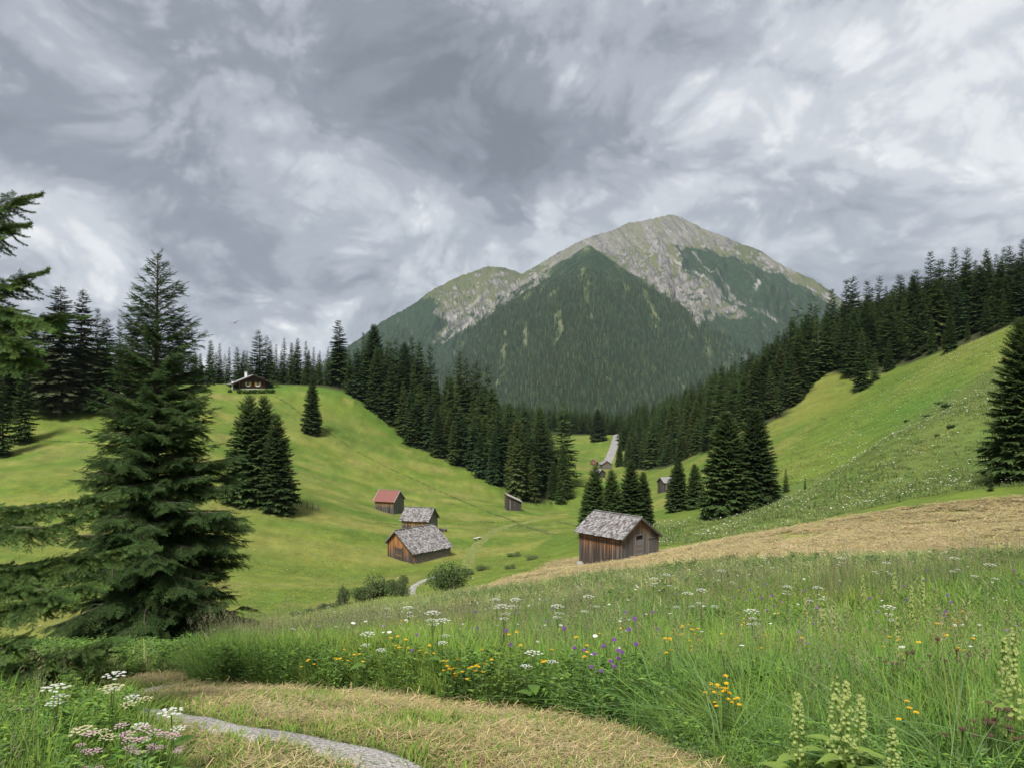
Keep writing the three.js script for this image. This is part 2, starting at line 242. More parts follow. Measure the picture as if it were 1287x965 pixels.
const gravelTex = noiseTex(512, (u, v) => { const a = tnoise(u * 48, v * 48, 48), b = tnoise(u * 110, v * 110, 110), t = 0.64 + 0.42 * a + 0.28 * b; return [t, t * 0.985, t * 0.96]; });
const gravelMat = mattM([0.60, 0.575, 0.545], 0.95, { map: gravelTex, bumpMap: gravelTex, bumpScale: 0.025, vertexColors: true });
struct('gravel_path', ribbon(footpath, 0.27, 0.02, 0.06, 8, 0.01, 0.45, 1), gravelMat, 'narrow grey gravel footpath winding through the mown strip');
const cutMat = mattM([0.24, 0.27, 0.09], 0.95, { map: grassTex, vertexColors: true });
const lineOf = (pts, minD = 50) => pts.map(([px, py]) => hit(px, py, minD)).filter(Boolean).map((v) => [v.x, v.z]);
struct('valley_path', ribbon(lineOf([[586, 716], [590, 702], [596, 690], [606, 679], [622, 667], [640, 660], [664, 656], [690, 650]]), 1.5, 0.05, 1, 4, 0.03, 0.25, 2), cutMat, 'pale trodden grass path across the valley floor');
struct('lower_path', ribbon(lineOf([[540, 757], [525, 751], [517, 744], [522, 735], [537, 728], [560, 722]], 44), 0.8, 0.05, 0.4, 4, 0.03, 0.2, 3), gravelMat, 'gravel path passing between the willow bushes');
struct('valley_road', ribbon([[780, 490], [776, 465], [775, 440], [773, 410], [770, 375], [764, 345], [755, 322]].map((q) => P(...q)), 4.2, 0.12, 3, 6, 0.15, 0.06, 4), std([0.42, 0.41, 0.40], 0.95, { map: gravelTex, vertexColors: true }), 'pale gravel road going up the valley to the forest');

// ------------------------------------------------------------------ the mountain
const ridgeLine = [[200, 520, 3000], [300, 500, 3100], [380, 470, 3200], [440, 432, 3300], [470, 410, 3330], [490, 398, 3350], [520, 382, 3400], [545, 362, 3450], [580, 346, 3500], [612, 334, 3550], [632, 335, 3580], [645, 340, 3600], [657, 344, 3620], [680, 330, 3620], [700, 318, 3620], [725, 305, 3610], [745, 297, 3600], [770, 290, 3600], [790, 280, 3600], [820, 274, 3600], [846, 269, 3600], [862, 276, 3580], [880, 286, 3550], [905, 294, 3500], [930, 306, 3450], [952, 313, 3400], [972, 327, 3370], [1000, 341, 3320], [1020, 350, 3280], [1035, 365, 3250], [1060, 385, 3200], [1150, 440, 3100], [1300, 500, 3000]].map((q) => at(...q));
const spurLine = [[740, 308, 3400], [746, 316, 3150], [746, 324, 2950], [738, 352, 2700], [735, 400, 2380], [730, 452, 2000], [722, 505, 1600], [715, 540, 1300]].map((q) => at(...q));
function along(line, x, z) { let best = 1e9, s0 = 0, out = null; for (let i = 0; i + 1 < line.length; i++) { const a = line[i], b = line[i + 1], dx = b.x - a.x, dz = b.z - a.z, L2 = dx * dx + dz * dz, t = clamp(((x - a.x) * dx + (z - a.z) * dz) / L2), qx = x - a.x - dx * t, qz = z - a.z - dz * t, d2 = qx * qx + qz * qz, L = Math.sqrt(L2); if (d2 < best) { best = d2; out = [Math.sqrt(d2), s0 + t * L, lerp(a.y, b.y, t)]; } s0 += L; } return out; }
function tent(line, x, z, slope) {      // height of a ridge with even flanks, hollows softened where two flanks meet
  const hs = []; let top = -1e9; for (let i = 0; i + 1 < line.length; i++) { const a = line[i], b = line[i + 1], dx = b.x - a.x, dz = b.z - a.z, t = clamp(((x - a.x) * dx + (z - a.z) * dz) / (dx * dx + dz * dz)), d = Math.hypot(x - a.x - dx * t, z - a.z - dz * t), h = lerp(a.y, b.y, t) - slope * d; if (h > top) top = h; hs.push(h, d); }
  let sum = 0, dd = 1e9, k = 22; for (let i = 0; i < hs.length; i += 2) { const e = (hs[i] - top) / k; if (e > -6) sum += Math.exp(e); if (hs[i + 1] < dd) dd = hs[i + 1]; }
  return [dd, top + Math.min(k * Math.log(sum), 30) * smooth(60, 400, dd)];
}
function mountain(x, z) {
  const wx = x + 14 * fbm(x / 260, z / 260, 3), wz = z + 30 * fbm(x / 260 + 9, z / 260 + 4, 3);
  const m = tent(ridgeLine, wx, wz, 0.84), s = along(spurLine, wx, wz), dm = Math.max(0, m[0] - 12);
  const rib = ridged((x + 0.25 * z + 60 * fbm(x / 300 + 3, z / 300, 2)) / 210, z / 950 + 2, 6) - 0.55;
  let h1 = m[1] + rib * 135 * smooth(5, 300, dm) + 38 * (ridged((x + 0.3 * z) / 70 + 9, z / 260 + 2, 4) - 0.55) * smooth(3, 120, dm) + 7 * fbm(x / 26, z / 26 + 3, 3) + 16 * fbm(x / 60, z / 60, 4) * smooth(4, 80, dm) + 9 * (ridged(x / 30, z / 42, 4) - 0.5) * smooth(4, 60, dm) + 4 * fbm(x / 14, z / 14, 3) * smooth(4, 40, dm);
  const srib = ridged((z + 0.5 * x) / 260, x / 500 + 7, 4) - 0.55;
  const h2 = s[2] - s[0] * 0.64 + srib * 40 * smooth(20, 250, s[0]) + 9 * fbm(x / 70, z / 70, 4);
  const k = 14, mx = Math.max(h1, h2), hh = mx + Math.max(0, k - Math.abs(h1 - h2)) ** 2 / (4 * k);
  return { h: Math.max(hh, -40), spur: smooth(-25, 40, h2 - h1 + 75 * fbm(x / 40, z / 40, 4)) };
}
const zonePoly = (q) => q.map(([px, py]) => { const v = at(px, py, 3400); return [v.x, v.y]; });
const pineRight = zonePoly([[846, 312], [868, 318], [885, 316], [930, 340], [965, 356], [1000, 384], [1030, 400], [1040, 460], [780, 460], [868, 412], [900, 420], [885, 396], [866, 372], [848, 344]]);
const pineLeft = zonePoly([[420, 420], [500, 385], [540, 372], [556, 386], [548, 398], [568, 410], [556, 430], [590, 425], [640, 395], [660, 400], [600, 470], [420, 470]]);
const screeLines = [[[832, 326], [846, 345], [862, 362], [876, 380], [888, 392], [902, 404], [918, 411], [932, 419]], [[866, 322], [872, 345], [884, 365], [892, 390]], [[556, 438], [566, 424], [572, 408], [590, 392], [604, 376]], [[620, 372], [604, 398], [585, 420], [566, 440]], [[700, 322], [680, 340], [660, 356], [640, 372]], [[905, 395], [915, 380], [925, 368]], [[800, 300], [815, 318], [822, 330]]].map(zonePoly);
const crags = zonePoly([[650, 325], [740, 270], [780, 250], [846, 240], [890, 262], [930, 292], [925, 312], [872, 308], [850, 312], [810, 306], [778, 318], [745, 316], [700, 336], [690, 326]]);
const cragR = zonePoly([[955, 320], [985, 330], [992, 350], [972, 352], [958, 340]]), cragL = zonePoly([[655, 348], [700, 338], [735, 322], [690, 362], [650, 380], [600, 410], [566, 440], [560, 430], [610, 388]]);
const MC = { rock: [0.25, 0.232, 0.22], rockD: [0.095, 0.09, 0.095], grass: [0.112, 0.120, 0.060], grassD: [0.066, 0.080, 0.042], pine: [0.026, 0.046, 0.026], scree: [0.36, 0.34, 0.32] };
function mountainColor(x, y, z, steep, spur) {
  const n1 = fbm(x / 60, y / 55 + z / 90, 4), n2 = fbm(x / 15 + 0.02 * y, y / 24 + z / 40, 4, 0.65), jx = x + 34 * n1 + 16 * n2, jy = y + 30 * fbm(x / 50 + 20, y / 50, 3) + 12 * n2;
  let c = mix3(MC.grass, MC.grassD, clamp(0.5 + 1.1 * n1));
  let rock = smooth(0.15, 0.45, n2 * 0.5 + n1 * 0.5 + (steep - 1.05) * 0.9);
  if (inside(crags, jx, jy)) rock = Math.max(rock, 0.55 + 0.5 * n2 + 0.4 * n1);
  if (inside(cragR, jx, jy) || inside(cragL, jx, jy)) rock = Math.max(rock, 0.6 + 0.7 * n2);
  c = mix3(c, mix3(MC.rock, MC.rockD, clamp(0.25 + 1.6 * n2)), clamp(rock));
  let sc = 0; for (const l of screeLines) { const e = edgeDist(l, x + 6 * n1, y + 6 * n2); sc = Math.max(sc, (1 - smooth(1.5, 7, e + 14 * n2 + 8 * n1)) * clamp(0.75 + 1.5 * n1)); }
  const scrub = fbm(x / 26 + 30, y / 20 + 9, 4, 0.6) - 0.0012 * Math.max(0, y - 330) > 0.34;
  const pine = scrub || inside(pineRight, jx, jy) || inside(pineLeft, jx, jy) || fbm(x / 45 + 60, y / 30, 4) + 0.0022 * (440 - y) > 0.5;
  if (pine) c = mix3(MC.pine, c, clamp(0.04 + 1.4 * Math.max(0, n2 - 0.25)));
  c = mix3(c, MC.scree, sc * 0.7);
  if (spur > 0) { let f = mix3(MC.pine, [0.06, 0.085, 0.03], clamp(0.1 + 1.5 * n1)); f = mix3(f, MC.grass, smooth(0.42, 0.55, n1 + 0.4 * n2)); c = mix3(c, f, clamp(spur + 0.6 * n2 * (spur < 1 ? 1 : 0))); }
  return c;
}
const mountainTrees = []; let mountHeight = null;
{
  const nx = 760, nz = 470, x0 = -1150, x1 = 1750, z0 = -1150, z1 = -3780, pos = [], col = [], idx = [], hs = new Float32Array((nx + 1) * (nz + 1)), sp = new Float32Array(hs.length);
  for (let j = 0; j <= nz; j++) for (let i = 0; i <= nx; i++) { const r = mountain(lerp(x0, x1, i / nx), lerp(z0, z1, j / nz)); hs[j * (nx + 1) + i] = r.h; sp[j * (nx + 1) + i] = r.spur; }
  for (let j = 0; j <= nz; j++) for (let i = 0; i <= nx; i++) {
    const o = j * (nx + 1) + i, x = lerp(x0, x1, i / nx), z = lerp(z0, z1, j / nz), y = hs[o];
    const dx = (hs[j * (nx + 1) + Math.min(nx, i + 1)] - hs[j * (nx + 1) + Math.max(0, i - 1)]) / (2 * (x1 - x0) / nx), dz = (hs[Math.min(nz, j + 1) * (nx + 1) + i] - hs[Math.max(0, j - 1) * (nx + 1) + i]) / (2 * (z1 - z0) / nz);
    pos.push(x, y, z); col.push(...mountainColor(x, y, z, Math.hypot(dx, dz), sp[o]));
  }
  for (let j = 0; j < nz; j++) for (let i = 0; i < nx; i++) { const a = j * (nx + 1) + i, b = a + 1, c = a + nx + 1, d = c + 1; idx.push(a, b, c, b, d, c); }
  const g = new THREE.BufferGeometry(); g.setAttribute('position', new THREE.Float32BufferAttribute(pos, 3)); g.setAttribute('color', new THREE.Float32BufferAttribute(col, 3)); g.setIndex(idx); g.computeVertexNormals();
  struct('mountain', g, mattM([1, 1, 1], 0.95, { vertexColors: true }), 'rocky grassy mountain with a forested spur behind the valley');
  const cell = (A, x, z) => { const fi = clamp((x - x0) / (x1 - x0) * nx, 0, nx - 0.001), fj = clamp((z - z0) / (z1 - z0) * nz, 0, nz - 0.001), i = Math.floor(fi), j = Math.floor(fj), u = fi - i, v = fj - j, o = j * (nx + 1) + i; return lerp(lerp(A[o], A[o + 1], u), lerp(A[o + nx + 1], A[o + nx + 2], u), v); };
  mountHeight = (x, z) => cell(hs, x, z);
  const r = rngOf(5);
  for (let k = 0; k < 160000 && mountainTrees.length < 33000; k++) {
    const x = lerp(-1000, 1500, r()), z = lerp(-1250, -3500, r()), m = { h: cell(hs, x, z), spur: cell(sp, x, z) }, n1 = fbm(x / 60, m.h / 55 + z / 90, 3);
    if (m.h < -30 || m.h > 640) continue;
    const jx = x + 34 * n1, jy = m.h + 20 * n1, low = inside(pineLeft, jx, jy) || inside(pineRight, jx, jy);
    if (m.spur > 0.5) { if (n1 > 0.34 && r() < 0.8) continue; mountainTrees.push([x, m.h, z, lerp(24, 8, smooth(300, 560, m.h)) * lerp(0.6, 1.15, r())]); }
    else if ((low && m.h < 420) || (m.h < 230 + 120 * n1) || (m.h < 520 && n1 > 0.22 && r() < 0.5)) mountainTrees.push([x, m.h, z, lerp(13, 5, smooth(100, 380, m.h)) * lerp(0.6, 1.2, r())]);
  }
}
{
  const b = new MB(), r = rngOf(3);
  for (let t = 0; t < 4; t++) { const y0 = 0.06 + t * 0.23, y1 = t === 3 ? 1 : y0 + 0.42, rr = 0.155 * (1 - t * 0.22); for (let k = 0; k < 7; k++) { const a = k / 7 * 6.283 + t, c = (k + 1) / 7 * 6.283 + t, q = lerp(0.75, 1.15, r()), sh = lerp(0.75, 1.2, r()); b.tri([0, y1, 0], [Math.cos(a) * rr * q, y0 + r() * 0.04, Math.sin(a) * rr * q], [Math.cos(c) * rr * q, y0 + r() * 0.04, Math.sin(c) * rr * q], [sh, sh, sh]); } }
  const im = shadows(new THREE.InstancedMesh(b.geo(), mattM([0.048, 0.078, 0.036], 0.95, { vertexColors: true }), mountainTrees.length)), M = new THREE.Matrix4(), q = new THREE.Quaternion(), col = new THREE.Color();
  mountainTrees.forEach(([x, y, z, h], i) => { q.setFromAxisAngle(new THREE.Vector3(0, 1, 0), r() * 6.28); const w = h * lerp(0.9, 1.3, r()); M.compose(new THREE.Vector3(x, y - 0.6, z), q, new THREE.Vector3(w, h, w)); im.setMatrixAt(i, M); const l = lerp(0.5, 1.6, r() * r()); im.setColorAt(i, col.setRGB(l * lerp(0.85, 1.3, r()), l, l * 0.9)); });
  im.name = 'mountain_forest'; tag(im, 'dense dark conifer forest covering the mountain spur', 'forest', null, 'stuff'); scene.add(im);
}
// ------------------------------------------------------------------ conifers
const V3 = (x, y, z) => new THREE.Vector3(x, y, z);
function spruceCrown(seed, o) {       // height 1; flat drooping fronds set in whorls
  const r = rngOf(seed), b = new MB(), { whorls, per, steps, rad, clear = 0.05, power = 0.75, sparse = 0, droop = 1, top = 0.55, bare = 0 } = o;
  const lean = [lerp(-0.02, 0.02, r()), lerp(-0.02, 0.02, r())], side = r() * 6.28, sideAmt = lerp(0.05, 0.18, r());
  for (let i = 0; i < whorls; i++) {
    const t = clear + (1 - clear) * Math.pow((i + 0.6 * r()) / whorls, 0.86) * 0.985, n = Math.max(3, Math.round(per * lerp(1, 0.6, t)));
    const prof = rad * Math.pow(1 - t, power) * (0.72 + 0.28 * smooth(0, 0.16, t - clear)) + 0.018, off = r() * 6.28;
    for (let k = 0; k < n; k++) {
      if (r() < sparse) continue;
      const a = off + (k + 0.7 * (r() - 0.5)) / n * 6.283, len = prof * lerp(0.62, 1.16, r()) * (1 + sideAmt * Math.cos(a - side)), ca = Math.cos(a), sa = Math.sin(a);
      const up = lerp(-0.22 * droop, top, Math.pow(t, 1.4)) + 0.16 * (r() - 0.5), sag = lerp(0.30, 0.12, t) * droop, y0 = Math.max(0.012, Math.min(0.975, t + 1.7 / whorls * (r() - 0.5)));
      const axis = (s) => { const d = s * len; return [lean[0] * y0 + ca * d, y0 + len * (up * s - sag * s * s + 0.20 * s * s * s), lean[1] * y0 + sa * d]; };
      const tone = lerp(0.72, 1.25, r()), m = Math.max(3, Math.round(steps * Math.sqrt(len / rad)));
      for (let q = 0; q < m; q++) {
        const s = lerp(bare, 1, (q + 0.5) / m), p = axis(s), tl = Math.max(0.012, len * lerp(0.52, 0.20, s)) * lerp(0.7, 1.2, r()) * (s < 0.15 ? 0.6 : 1), w = tl * (o.wide || 0.26) + 0.0012, c0 = tone * lerp(0.8, 1.12, r()), col = [c0 * lerp(0.9, 1.12, r()), c0, c0 * 0.95];
        for (const sd of [-1, 1]) {
          const an = a + sd * lerp(0.45, 1.05, r()), cx = Math.cos(an), cz = Math.sin(an), dy = -tl * lerp(0.12, 0.5, r()) * droop * (1 - 0.6 * t), nx = -cz, nz = cx;
          const e = [p[0] + cx * tl, p[1] + dy, p[2] + cz * tl], mx = [p[0] + cx * tl * 0.45, p[1] + dy * 0.25, p[2] + cz * tl * 0.45];
          b.tri(p, [mx[0] + nx * w, mx[1] - w * 0.5, mx[2] + nz * w], e, col); b.tri(p, e, [mx[0] - nx * w, mx[1] - w * 0.5, mx[2] - nz * w], col);
        }
        const hd = tl * lerp(0.35, 0.8, r()) * droop * (1 - 0.5 * t), p2 = axis(Math.min(1, s + 1.0 / m)), p0 = axis(Math.max(0, s - 0.3 / m));     // hanging twigs under the limb
        b.tri(p0, p2, [(p0[0] + p2[0]) / 2 + 0.3 * hd * (r() - 0.5), (p0[1] + p2[1]) / 2 - hd, (p0[2] + p2[2]) / 2 + 0.3 * hd * (r() - 0.5)], col);
      }
      const e = axis(1.12), f = axis(0.8), w = 0.05 * len; b.tri([f[0] - sa * w, f[1], f[2] + ca * w], [f[0] + sa * w, f[1], f[2] - ca * w], e, [tone, tone, tone * 0.95]);
    }
  }
  for (let k = 0; k < 5; k++) { const a = k * 1.2566, c = a + 0.9; b.tri([lean[0] + Math.cos(a) * 0.004, 0.93, lean[1] + Math.sin(a) * 0.004], [lean[0] + Math.cos(c) * 0.004, 0.93, lean[1] + Math.sin(c) * 0.004], [lean[0], 1.01, lean[1]], [1, 1, 0.95]); }
  return b.geo();
}
function trunkGeo(h = 0.92, r0 = 0.013, sides = 6) { return new THREE.CylinderGeometry(0.0015, r0, h + 0.05, sides, 1).translate(0, h / 2 - 0.045, 0); }
const trunkG = trunkGeo(), barkMat = std([0.085, 0.068, 0.055], 0.95);
const needleMats = { olive: mattM([0.070, 0.096, 0.030], 0.9, { vertexColors: true }), teal: mattM([0.040, 0.073, 0.030], 0.9, { vertexColors: true }), dark: mattM([0.041, 0.067, 0.022], 0.9, { vertexColors: true }), mid: mattM([0.057, 0.094, 0.028], 0.9, { vertexColors: true }), light: mattM([0.070, 0.118, 0.036], 0.9, { vertexColors: true }), brown: mattM([0.056, 0.066, 0.033], 0.9, { vertexColors: true }) };
const shapes = {
  wood: [11, 12, 13, 14, 15].map((s, i) => spruceCrown(s, { whorls: 36, per: 9, steps: 5, rad: [0.150, 0.170, 0.135, 0.16, 0.18][i], clear: [0.05, 0.03, 0.08, 0.04, 0.03][i], power: [0.8, 0.7, 0.75, 0.9, 0.72][i] })),
  young: [21, 22, 23].map((s, i) => spruceCrown(s, { whorls: 34, per: 10, steps: 5, rad: [0.20, 0.225, 0.18][i], clear: 0.02, power: 0.85, top: 0.75 })),
  full: [31, 32, 33, 34].map((s, i) => spruceCrown(s, { whorls: 62, per: 14, steps: 13, rad: [0.225, 0.25, 0.27, 0.21][i], clear: 0.025, wide: 0.17, power: [0.72, 0.66, 0.7, 0.8][i], top: 0.6 })),
  fine: [36, 37].map((s, i) => spruceCrown(s, { whorls: 74, per: 16, steps: 19, rad: [0.25, 0.23][i], clear: 0.02, power: [0.62, 0.68][i], top: 0.6, wide: 0.12 })),
  old: [41, 42].map((s) => spruceCrown(s, { whorls: 46, per: 10, steps: 8, rad: 0.16, clear: 0.1, power: 0.62, droop: 1.35, sparse: 0.06, top: 0.25 })),
  larch: [51, 52].map((s) => spruceCrown(s, { whorls: 22, per: 7, steps: 6, rad: 0.17, clear: 0.14, power: 0.65, sparse: 0.28, top: 0.2, bare: 0.2 })),
  bare: [61].map((s) => spruceCrown(s, { whorls: 20, per: 6, steps: 5, rad: 0.11, clear: 0.42, power: 0.6, sparse: 0.15 })),
};
const protoTrees = new Map(), treeRnd = rngOf(99);
const standing = [];                                     // where trees stand, so that others keep off
function plant(kind, tint, x, z, h, wide, name, label, group) {
  const list = shapes[kind], gi = Math.floor(treeRnd() * list.length), g = new THREE.Group(); g.name = numbered(name);
  tag(g, label, 'tree', group); scene.add(g);
  mesh('trunk', trunkG, barkMat, g); mesh('crown', list[gi], needleMats[tint], g);
  g.position.set(x, ground(x, z) - 0.05, z); g.rotation.y = treeRnd() * 6.28; g.scale.set(h * wide, h, h * wide); standing.push([x, z]);
  return g;
}
// a tree seen with its tip at (px, topPy), standing D metres ahead
function treeAt(px, topPy, D, kind, tint, wide, name, label, group) { const v = at(px, topPy, D); return plant(kind, tint, v.x, v.z, Math.max(1, v.y - ground(v.x, v.z) + 0.05), wide, name, label, group); }
const pick = (r, ...a) => a[Math.floor(r() * a.length)];

// single trees and small groups in the meadows
treeAt(316, 495, 107, 'full', 'mid', 0.95, 'spruce_tree', 'broad paler spruce of the clump on the chalet meadow', 'spruce clump on the chalet meadow');
treeAt(332, 496, 109, 'full', 'dark', 0.9, 'spruce_tree', 'middle spruce of the three-tree clump on the chalet meadow', 'spruce clump on the chalet meadow');
treeAt(349, 519, 106, 'full', 'dark', 1.0, 'spruce_tree', 'shortest spruce of the clump on the chalet meadow', 'spruce clump on the chalet meadow');
treeAt(392, 472, 182, 'full', 'dark', 0.85, 'spruce_tree', 'lone dark spruce on the open slope below the chalet');
treeAt(916, 516, 103, 'fine', 'mid', 1.05, 'spruce_tree', 'broad paler spruce at the foot of the flower slope');
treeAt(946, 512, 105, 'fine', 'dark', 1.0, 'spruce_tree', 'tall dark spruce touching the broad paler one at flower slope');
treeAt(854, 574, 121, 'full', 'dark', 0.95, 'spruce_tree', 'taller spruce of the pair beside the small grey shed', 'spruce pair by the grey shed');
treeAt(872, 582, 119, 'full', 'mid', 1.0, 'spruce_tree', 'shorter spruce of the pair beside the small grey shed', 'spruce pair by the grey shed');
for (const [px, py, D, k] of [[750, 584, 97, 'mid'], [767, 589, 96, 'mid'], [793, 577, 99, 'dark'], [810, 592, 101, 'dark'], [738, 605, 99, 'mid']]) treeAt(px, py, D, 'full', k, 0.9, 'spruce_tree', 'green spruce in the row directly behind the hay barn', 'spruces behind the hay barn');
treeAt(988, 587, 108, 'young', 'mid', 0.9, 'young_spruce', 'tiny young spruce standing alone on the flower slope');
treeAt(1012, 598, 106, 'young', 'dark', 0.6, 'young_spruce', 'very small spruce sapling above the tiny young spruce');
treeAt(704, 592, 178, 'young', 'mid', 1.15, 'spruce_tree', 'small bright spruce by the lean-to shed below the forest');
treeAt(750, 513, 425, 'full', 'dark', 1.1, 'spruce_tree', 'lone spruce on the grass beside the gravel road');
treeAt(1286, 398, 60, 'fine', 'mid', 0.92, 'spruce_tree', 'large spruce at the top of the hay field');
treeAt(1246, 585, 58, 'young', 'dark', 0.8, 'young_spruce', 'small spruce at the skirt of the large one above the hay field');
treeAt(1195, 391, 162, 'full', 'mid', 0.95, 'spruce_tree', 'lone rounded spruce standing out below the slope forest');
for (const [px, py, D, k] of [[1083, 418, 178, 'dark'], [1100, 436, 180, 'mid'], [1118, 424, 182, 'dark'], [1241, 372, 160, 'dark'], [1262, 366, 158, 'mid'], [1216, 402, 166, 'mid']]) treeAt(px, py, D, 'young', k, 0.9, 'spruce_tree', 'dark spruce at the meadow edge of the slope forest', 'front spruces of the slope forest');

// trees along the brow behind the chalet
{
  const r = rngOf(8), L = 'dark spruce in the row on the brow behind the chalet', G = 'spruces behind the chalet';
  for (const [px, py, D, w] of [[228, 440, 228, 1], [244, 436, 232, 0.9], [252, 444, 225, 1], [263, 428, 230, 1.1], [276, 431, 235, 1], [288, 436, 228, 0.9], [298, 438, 238, 0.9], [326, 414, 226, 1.5], [340, 428, 240, 1], [347, 432, 224, 1], [357, 424, 238, 1], [366, 430, 226, 0.9], [374, 424, 234, 1], [384, 428, 228, 1], [394, 436, 236, 1], [402, 440, 226, 1], [310, 440, 245, 1], [412, 436, 246, 1]]) treeAt(px, py, D, 'wood', pick(r, 'dark', 'dark', 'mid'), w * 0.95, 'spruce_tree', L, G);
  treeAt(426, 401, 222, 'old', 'dark', 1.15, 'spruce_tree', 'tallest dark spruce on the brow with ragged drooping boughs');
  treeAt(382, 456, 222, 'young', 'light', 0.9, 'young_tree', 'pale green young tree at the wood edge behind the chalet');
}
// the wood at the end of the meadow, beside the big spruce
{
  const r = rngOf(9), L = 'dark spruce of the old wood at the top of the mown field', G = 'old spruces above the mown field';
  treeAt(76, 357, 146, 'old', 'brown', 1.3, 'spruce_tree', 'tallest brownish old spruce of the wood above the mown field');
  treeAt(103, 362, 150, 'old', 'brown', 1.0, 'spruce_tree', 'slender thin-topped old spruce beside the tallest one');
  for (const [px, py, D] of [[122, 386, 158], [134, 398, 152], [150, 400, 160], [168, 410, 163], [56, 396, 158], [40, 402, 150], [22, 396, 146], [4, 380, 142], [-20, 384, 140], [-45, 390, 138], [186, 424, 170], [206, 430, 180], [90, 412, 165], [62, 430, 172], [14, 430, 160], [-70, 380, 135]]) treeAt(px, py, D, pick(r, 'wood', 'old'), pick(r, 'dark', 'brown', 'dark'), lerp(1, 1.3, r()), 'spruce_tree', L, G);
  treeAt(32, 447, 132, 'young', 'dark', 0.95, 'young_spruce', 'young spruce in front of the old wood above mown field');
  treeAt(4, 462, 124, 'young', 'dark', 1.0, 'young_spruce', 'second young spruce before the old wood above mown field');
}
// woods on both flanks: the front rows tree by tree, the rest as one mass
const massTrees = [];
function wood(edge, rows, gap, seed, tall, L, G, most, openPoly) {
  const r = rngOf(seed), cur = new THREE.CatmullRomCurve3(edge.map(([px, D]) => { const [x, z] = P(px, D); return V3(x, 0, z); })), n = Math.floor(cur.getLength() / gap), spots = [];
  for (let row = 0; row < rows; row++) for (let i = 0; i <= n; i++) {
    const u = clamp((i + 0.8 * (r() - 0.5)) / n), p = cur.getPointAt(u), t = cur.getTangentAt(u), back = row * gap * 1.0 + gap * 0.7 * (r() - 0.3), sg = openPoly;
    const x = p.x - t.z * back * sg + (r() - 0.5) * gap * 0.5, z = p.z + t.x * back * sg + (r() - 0.5) * gap * 0.5;
    if (standing.some(([a, b]) => (a - x) ** 2 + (b - z) ** 2 < gap * gap * 0.16)) continue;
    spots.push([x, z, row, u]);
    if (row) standing.push([x, z]);
  }
  let made = 0;
  for (const [x, z, row, u] of spots) {
    const h = tall(u, row, r) * lerp(0.58, 1.22, r());
    if (made < most) { made++; const q = r(), kind = row === 0 && q < 0.45 ? 'young' : q > 0.96 ? 'larch' : q > 0.935 ? 'bare' : q > 0.78 ? 'old' : q > 0.6 ? 'full' : 'wood', tint = kind === 'larch' ? 'light' : pick(r, 'dark', 'dark', 'mid', 'mid', 'olive', 'teal'); plant(kind, tint, x, z, row === 0 ? h * 0.85 : h, lerp(0.95, 1.3, r()) * (kind === 'full' ? 0.72 : 1), kind === 'larch' ? 'larch_tree' : 'spruce_tree', (kind === 'young' ? 'short bushy edge spruce ' : kind === 'larch' ? 'pale feathery larch ' : kind === 'bare' ? 'slim bare-trunked spruce ' : row === 0 ? (tint === 'dark' || tint === 'teal' ? 'dark spruce in the front row ' : 'fresh green spruce in the front row ') : tint === 'dark' || tint === 'teal' ? 'dark inner spruce ' : 'mid-green inner spruce ') + L, G); }
    else massTrees.push([x, z, h]);
  }
}
wood([[436, 216], [470, 212], [500, 206], [530, 200], [560, 192], [590, 186], [620, 180], [645, 176], [668, 175], [690, 180], [712, 184]], 6, 4.6, 71, (u, row) => lerp(17, 19, row / 6) * lerp(1, 0.95, u), 'of the forest tongue above the lean-to shed', 'spruces of the forest tongue', 112, -1);
wood([[782, 318], [800, 292], [830, 262], [862, 242], [885, 234], [920, 214], [952, 203], [985, 194], [1012, 200], [1035, 208], [1062, 197], [1095, 190], [1130, 185], [1165, 176], [1200, 172], [1235, 165], [1270, 158], [1310, 150], [1350, 146]], 7, 4.7, 72, (u, row) => lerp(15, 18, row / 5), 'of the forest above the flower slope', 'spruces of the slope forest', 190, -1);
// tall ones that break the skyline
treeAt(1170, 315, 205, 'wood', 'dark', 1.25, 'spruce_tree', 'tallest spruce rising above the skyline of the slope forest');
treeAt(1003, 379, 250, 'larch', 'light', 1.2, 'larch_tree', 'pale feathery larch at the skyline of the slope forest');
treeAt(1025, 368, 248, 'larch', 'mid', 1.1, 'larch_tree', 'darker larch next to the pale one on the forest skyline');
for (const [px, py, D] of [[1046, 362, 240], [1064, 350, 235], [1072, 346, 238], [1090, 352, 232], [1106, 346, 226], [1130, 344, 222], [1146, 346, 218], [1196, 330, 205], [1214, 328, 202], [1226, 326, 204], [1246, 330, 196], [1258, 328, 198], [1276, 318, 186], [1286, 300, 182], [1300, 296, 180], [1320, 300, 176]]) treeAt(px, py, D, 'wood', 'dark', 1.2, 'spruce_tree', 'dark spruce along the skyline of the slope forest', 'skyline spruces of the slope forest');
for (const [px, py, D] of [[517, 421, 232], [528, 428, 226], [541, 432, 220], [505, 432, 236], [460, 432, 238], [486, 436, 240], [578, 440, 226], [586, 448, 218], [600, 452, 214], [612, 456, 210], [594, 456, 230]]) treeAt(px, py, D, 'wood', 'dark', 1.25, 'spruce_tree', 'tall dark spruce standing above the forest tongue', 'tall spruces of the forest tongue');
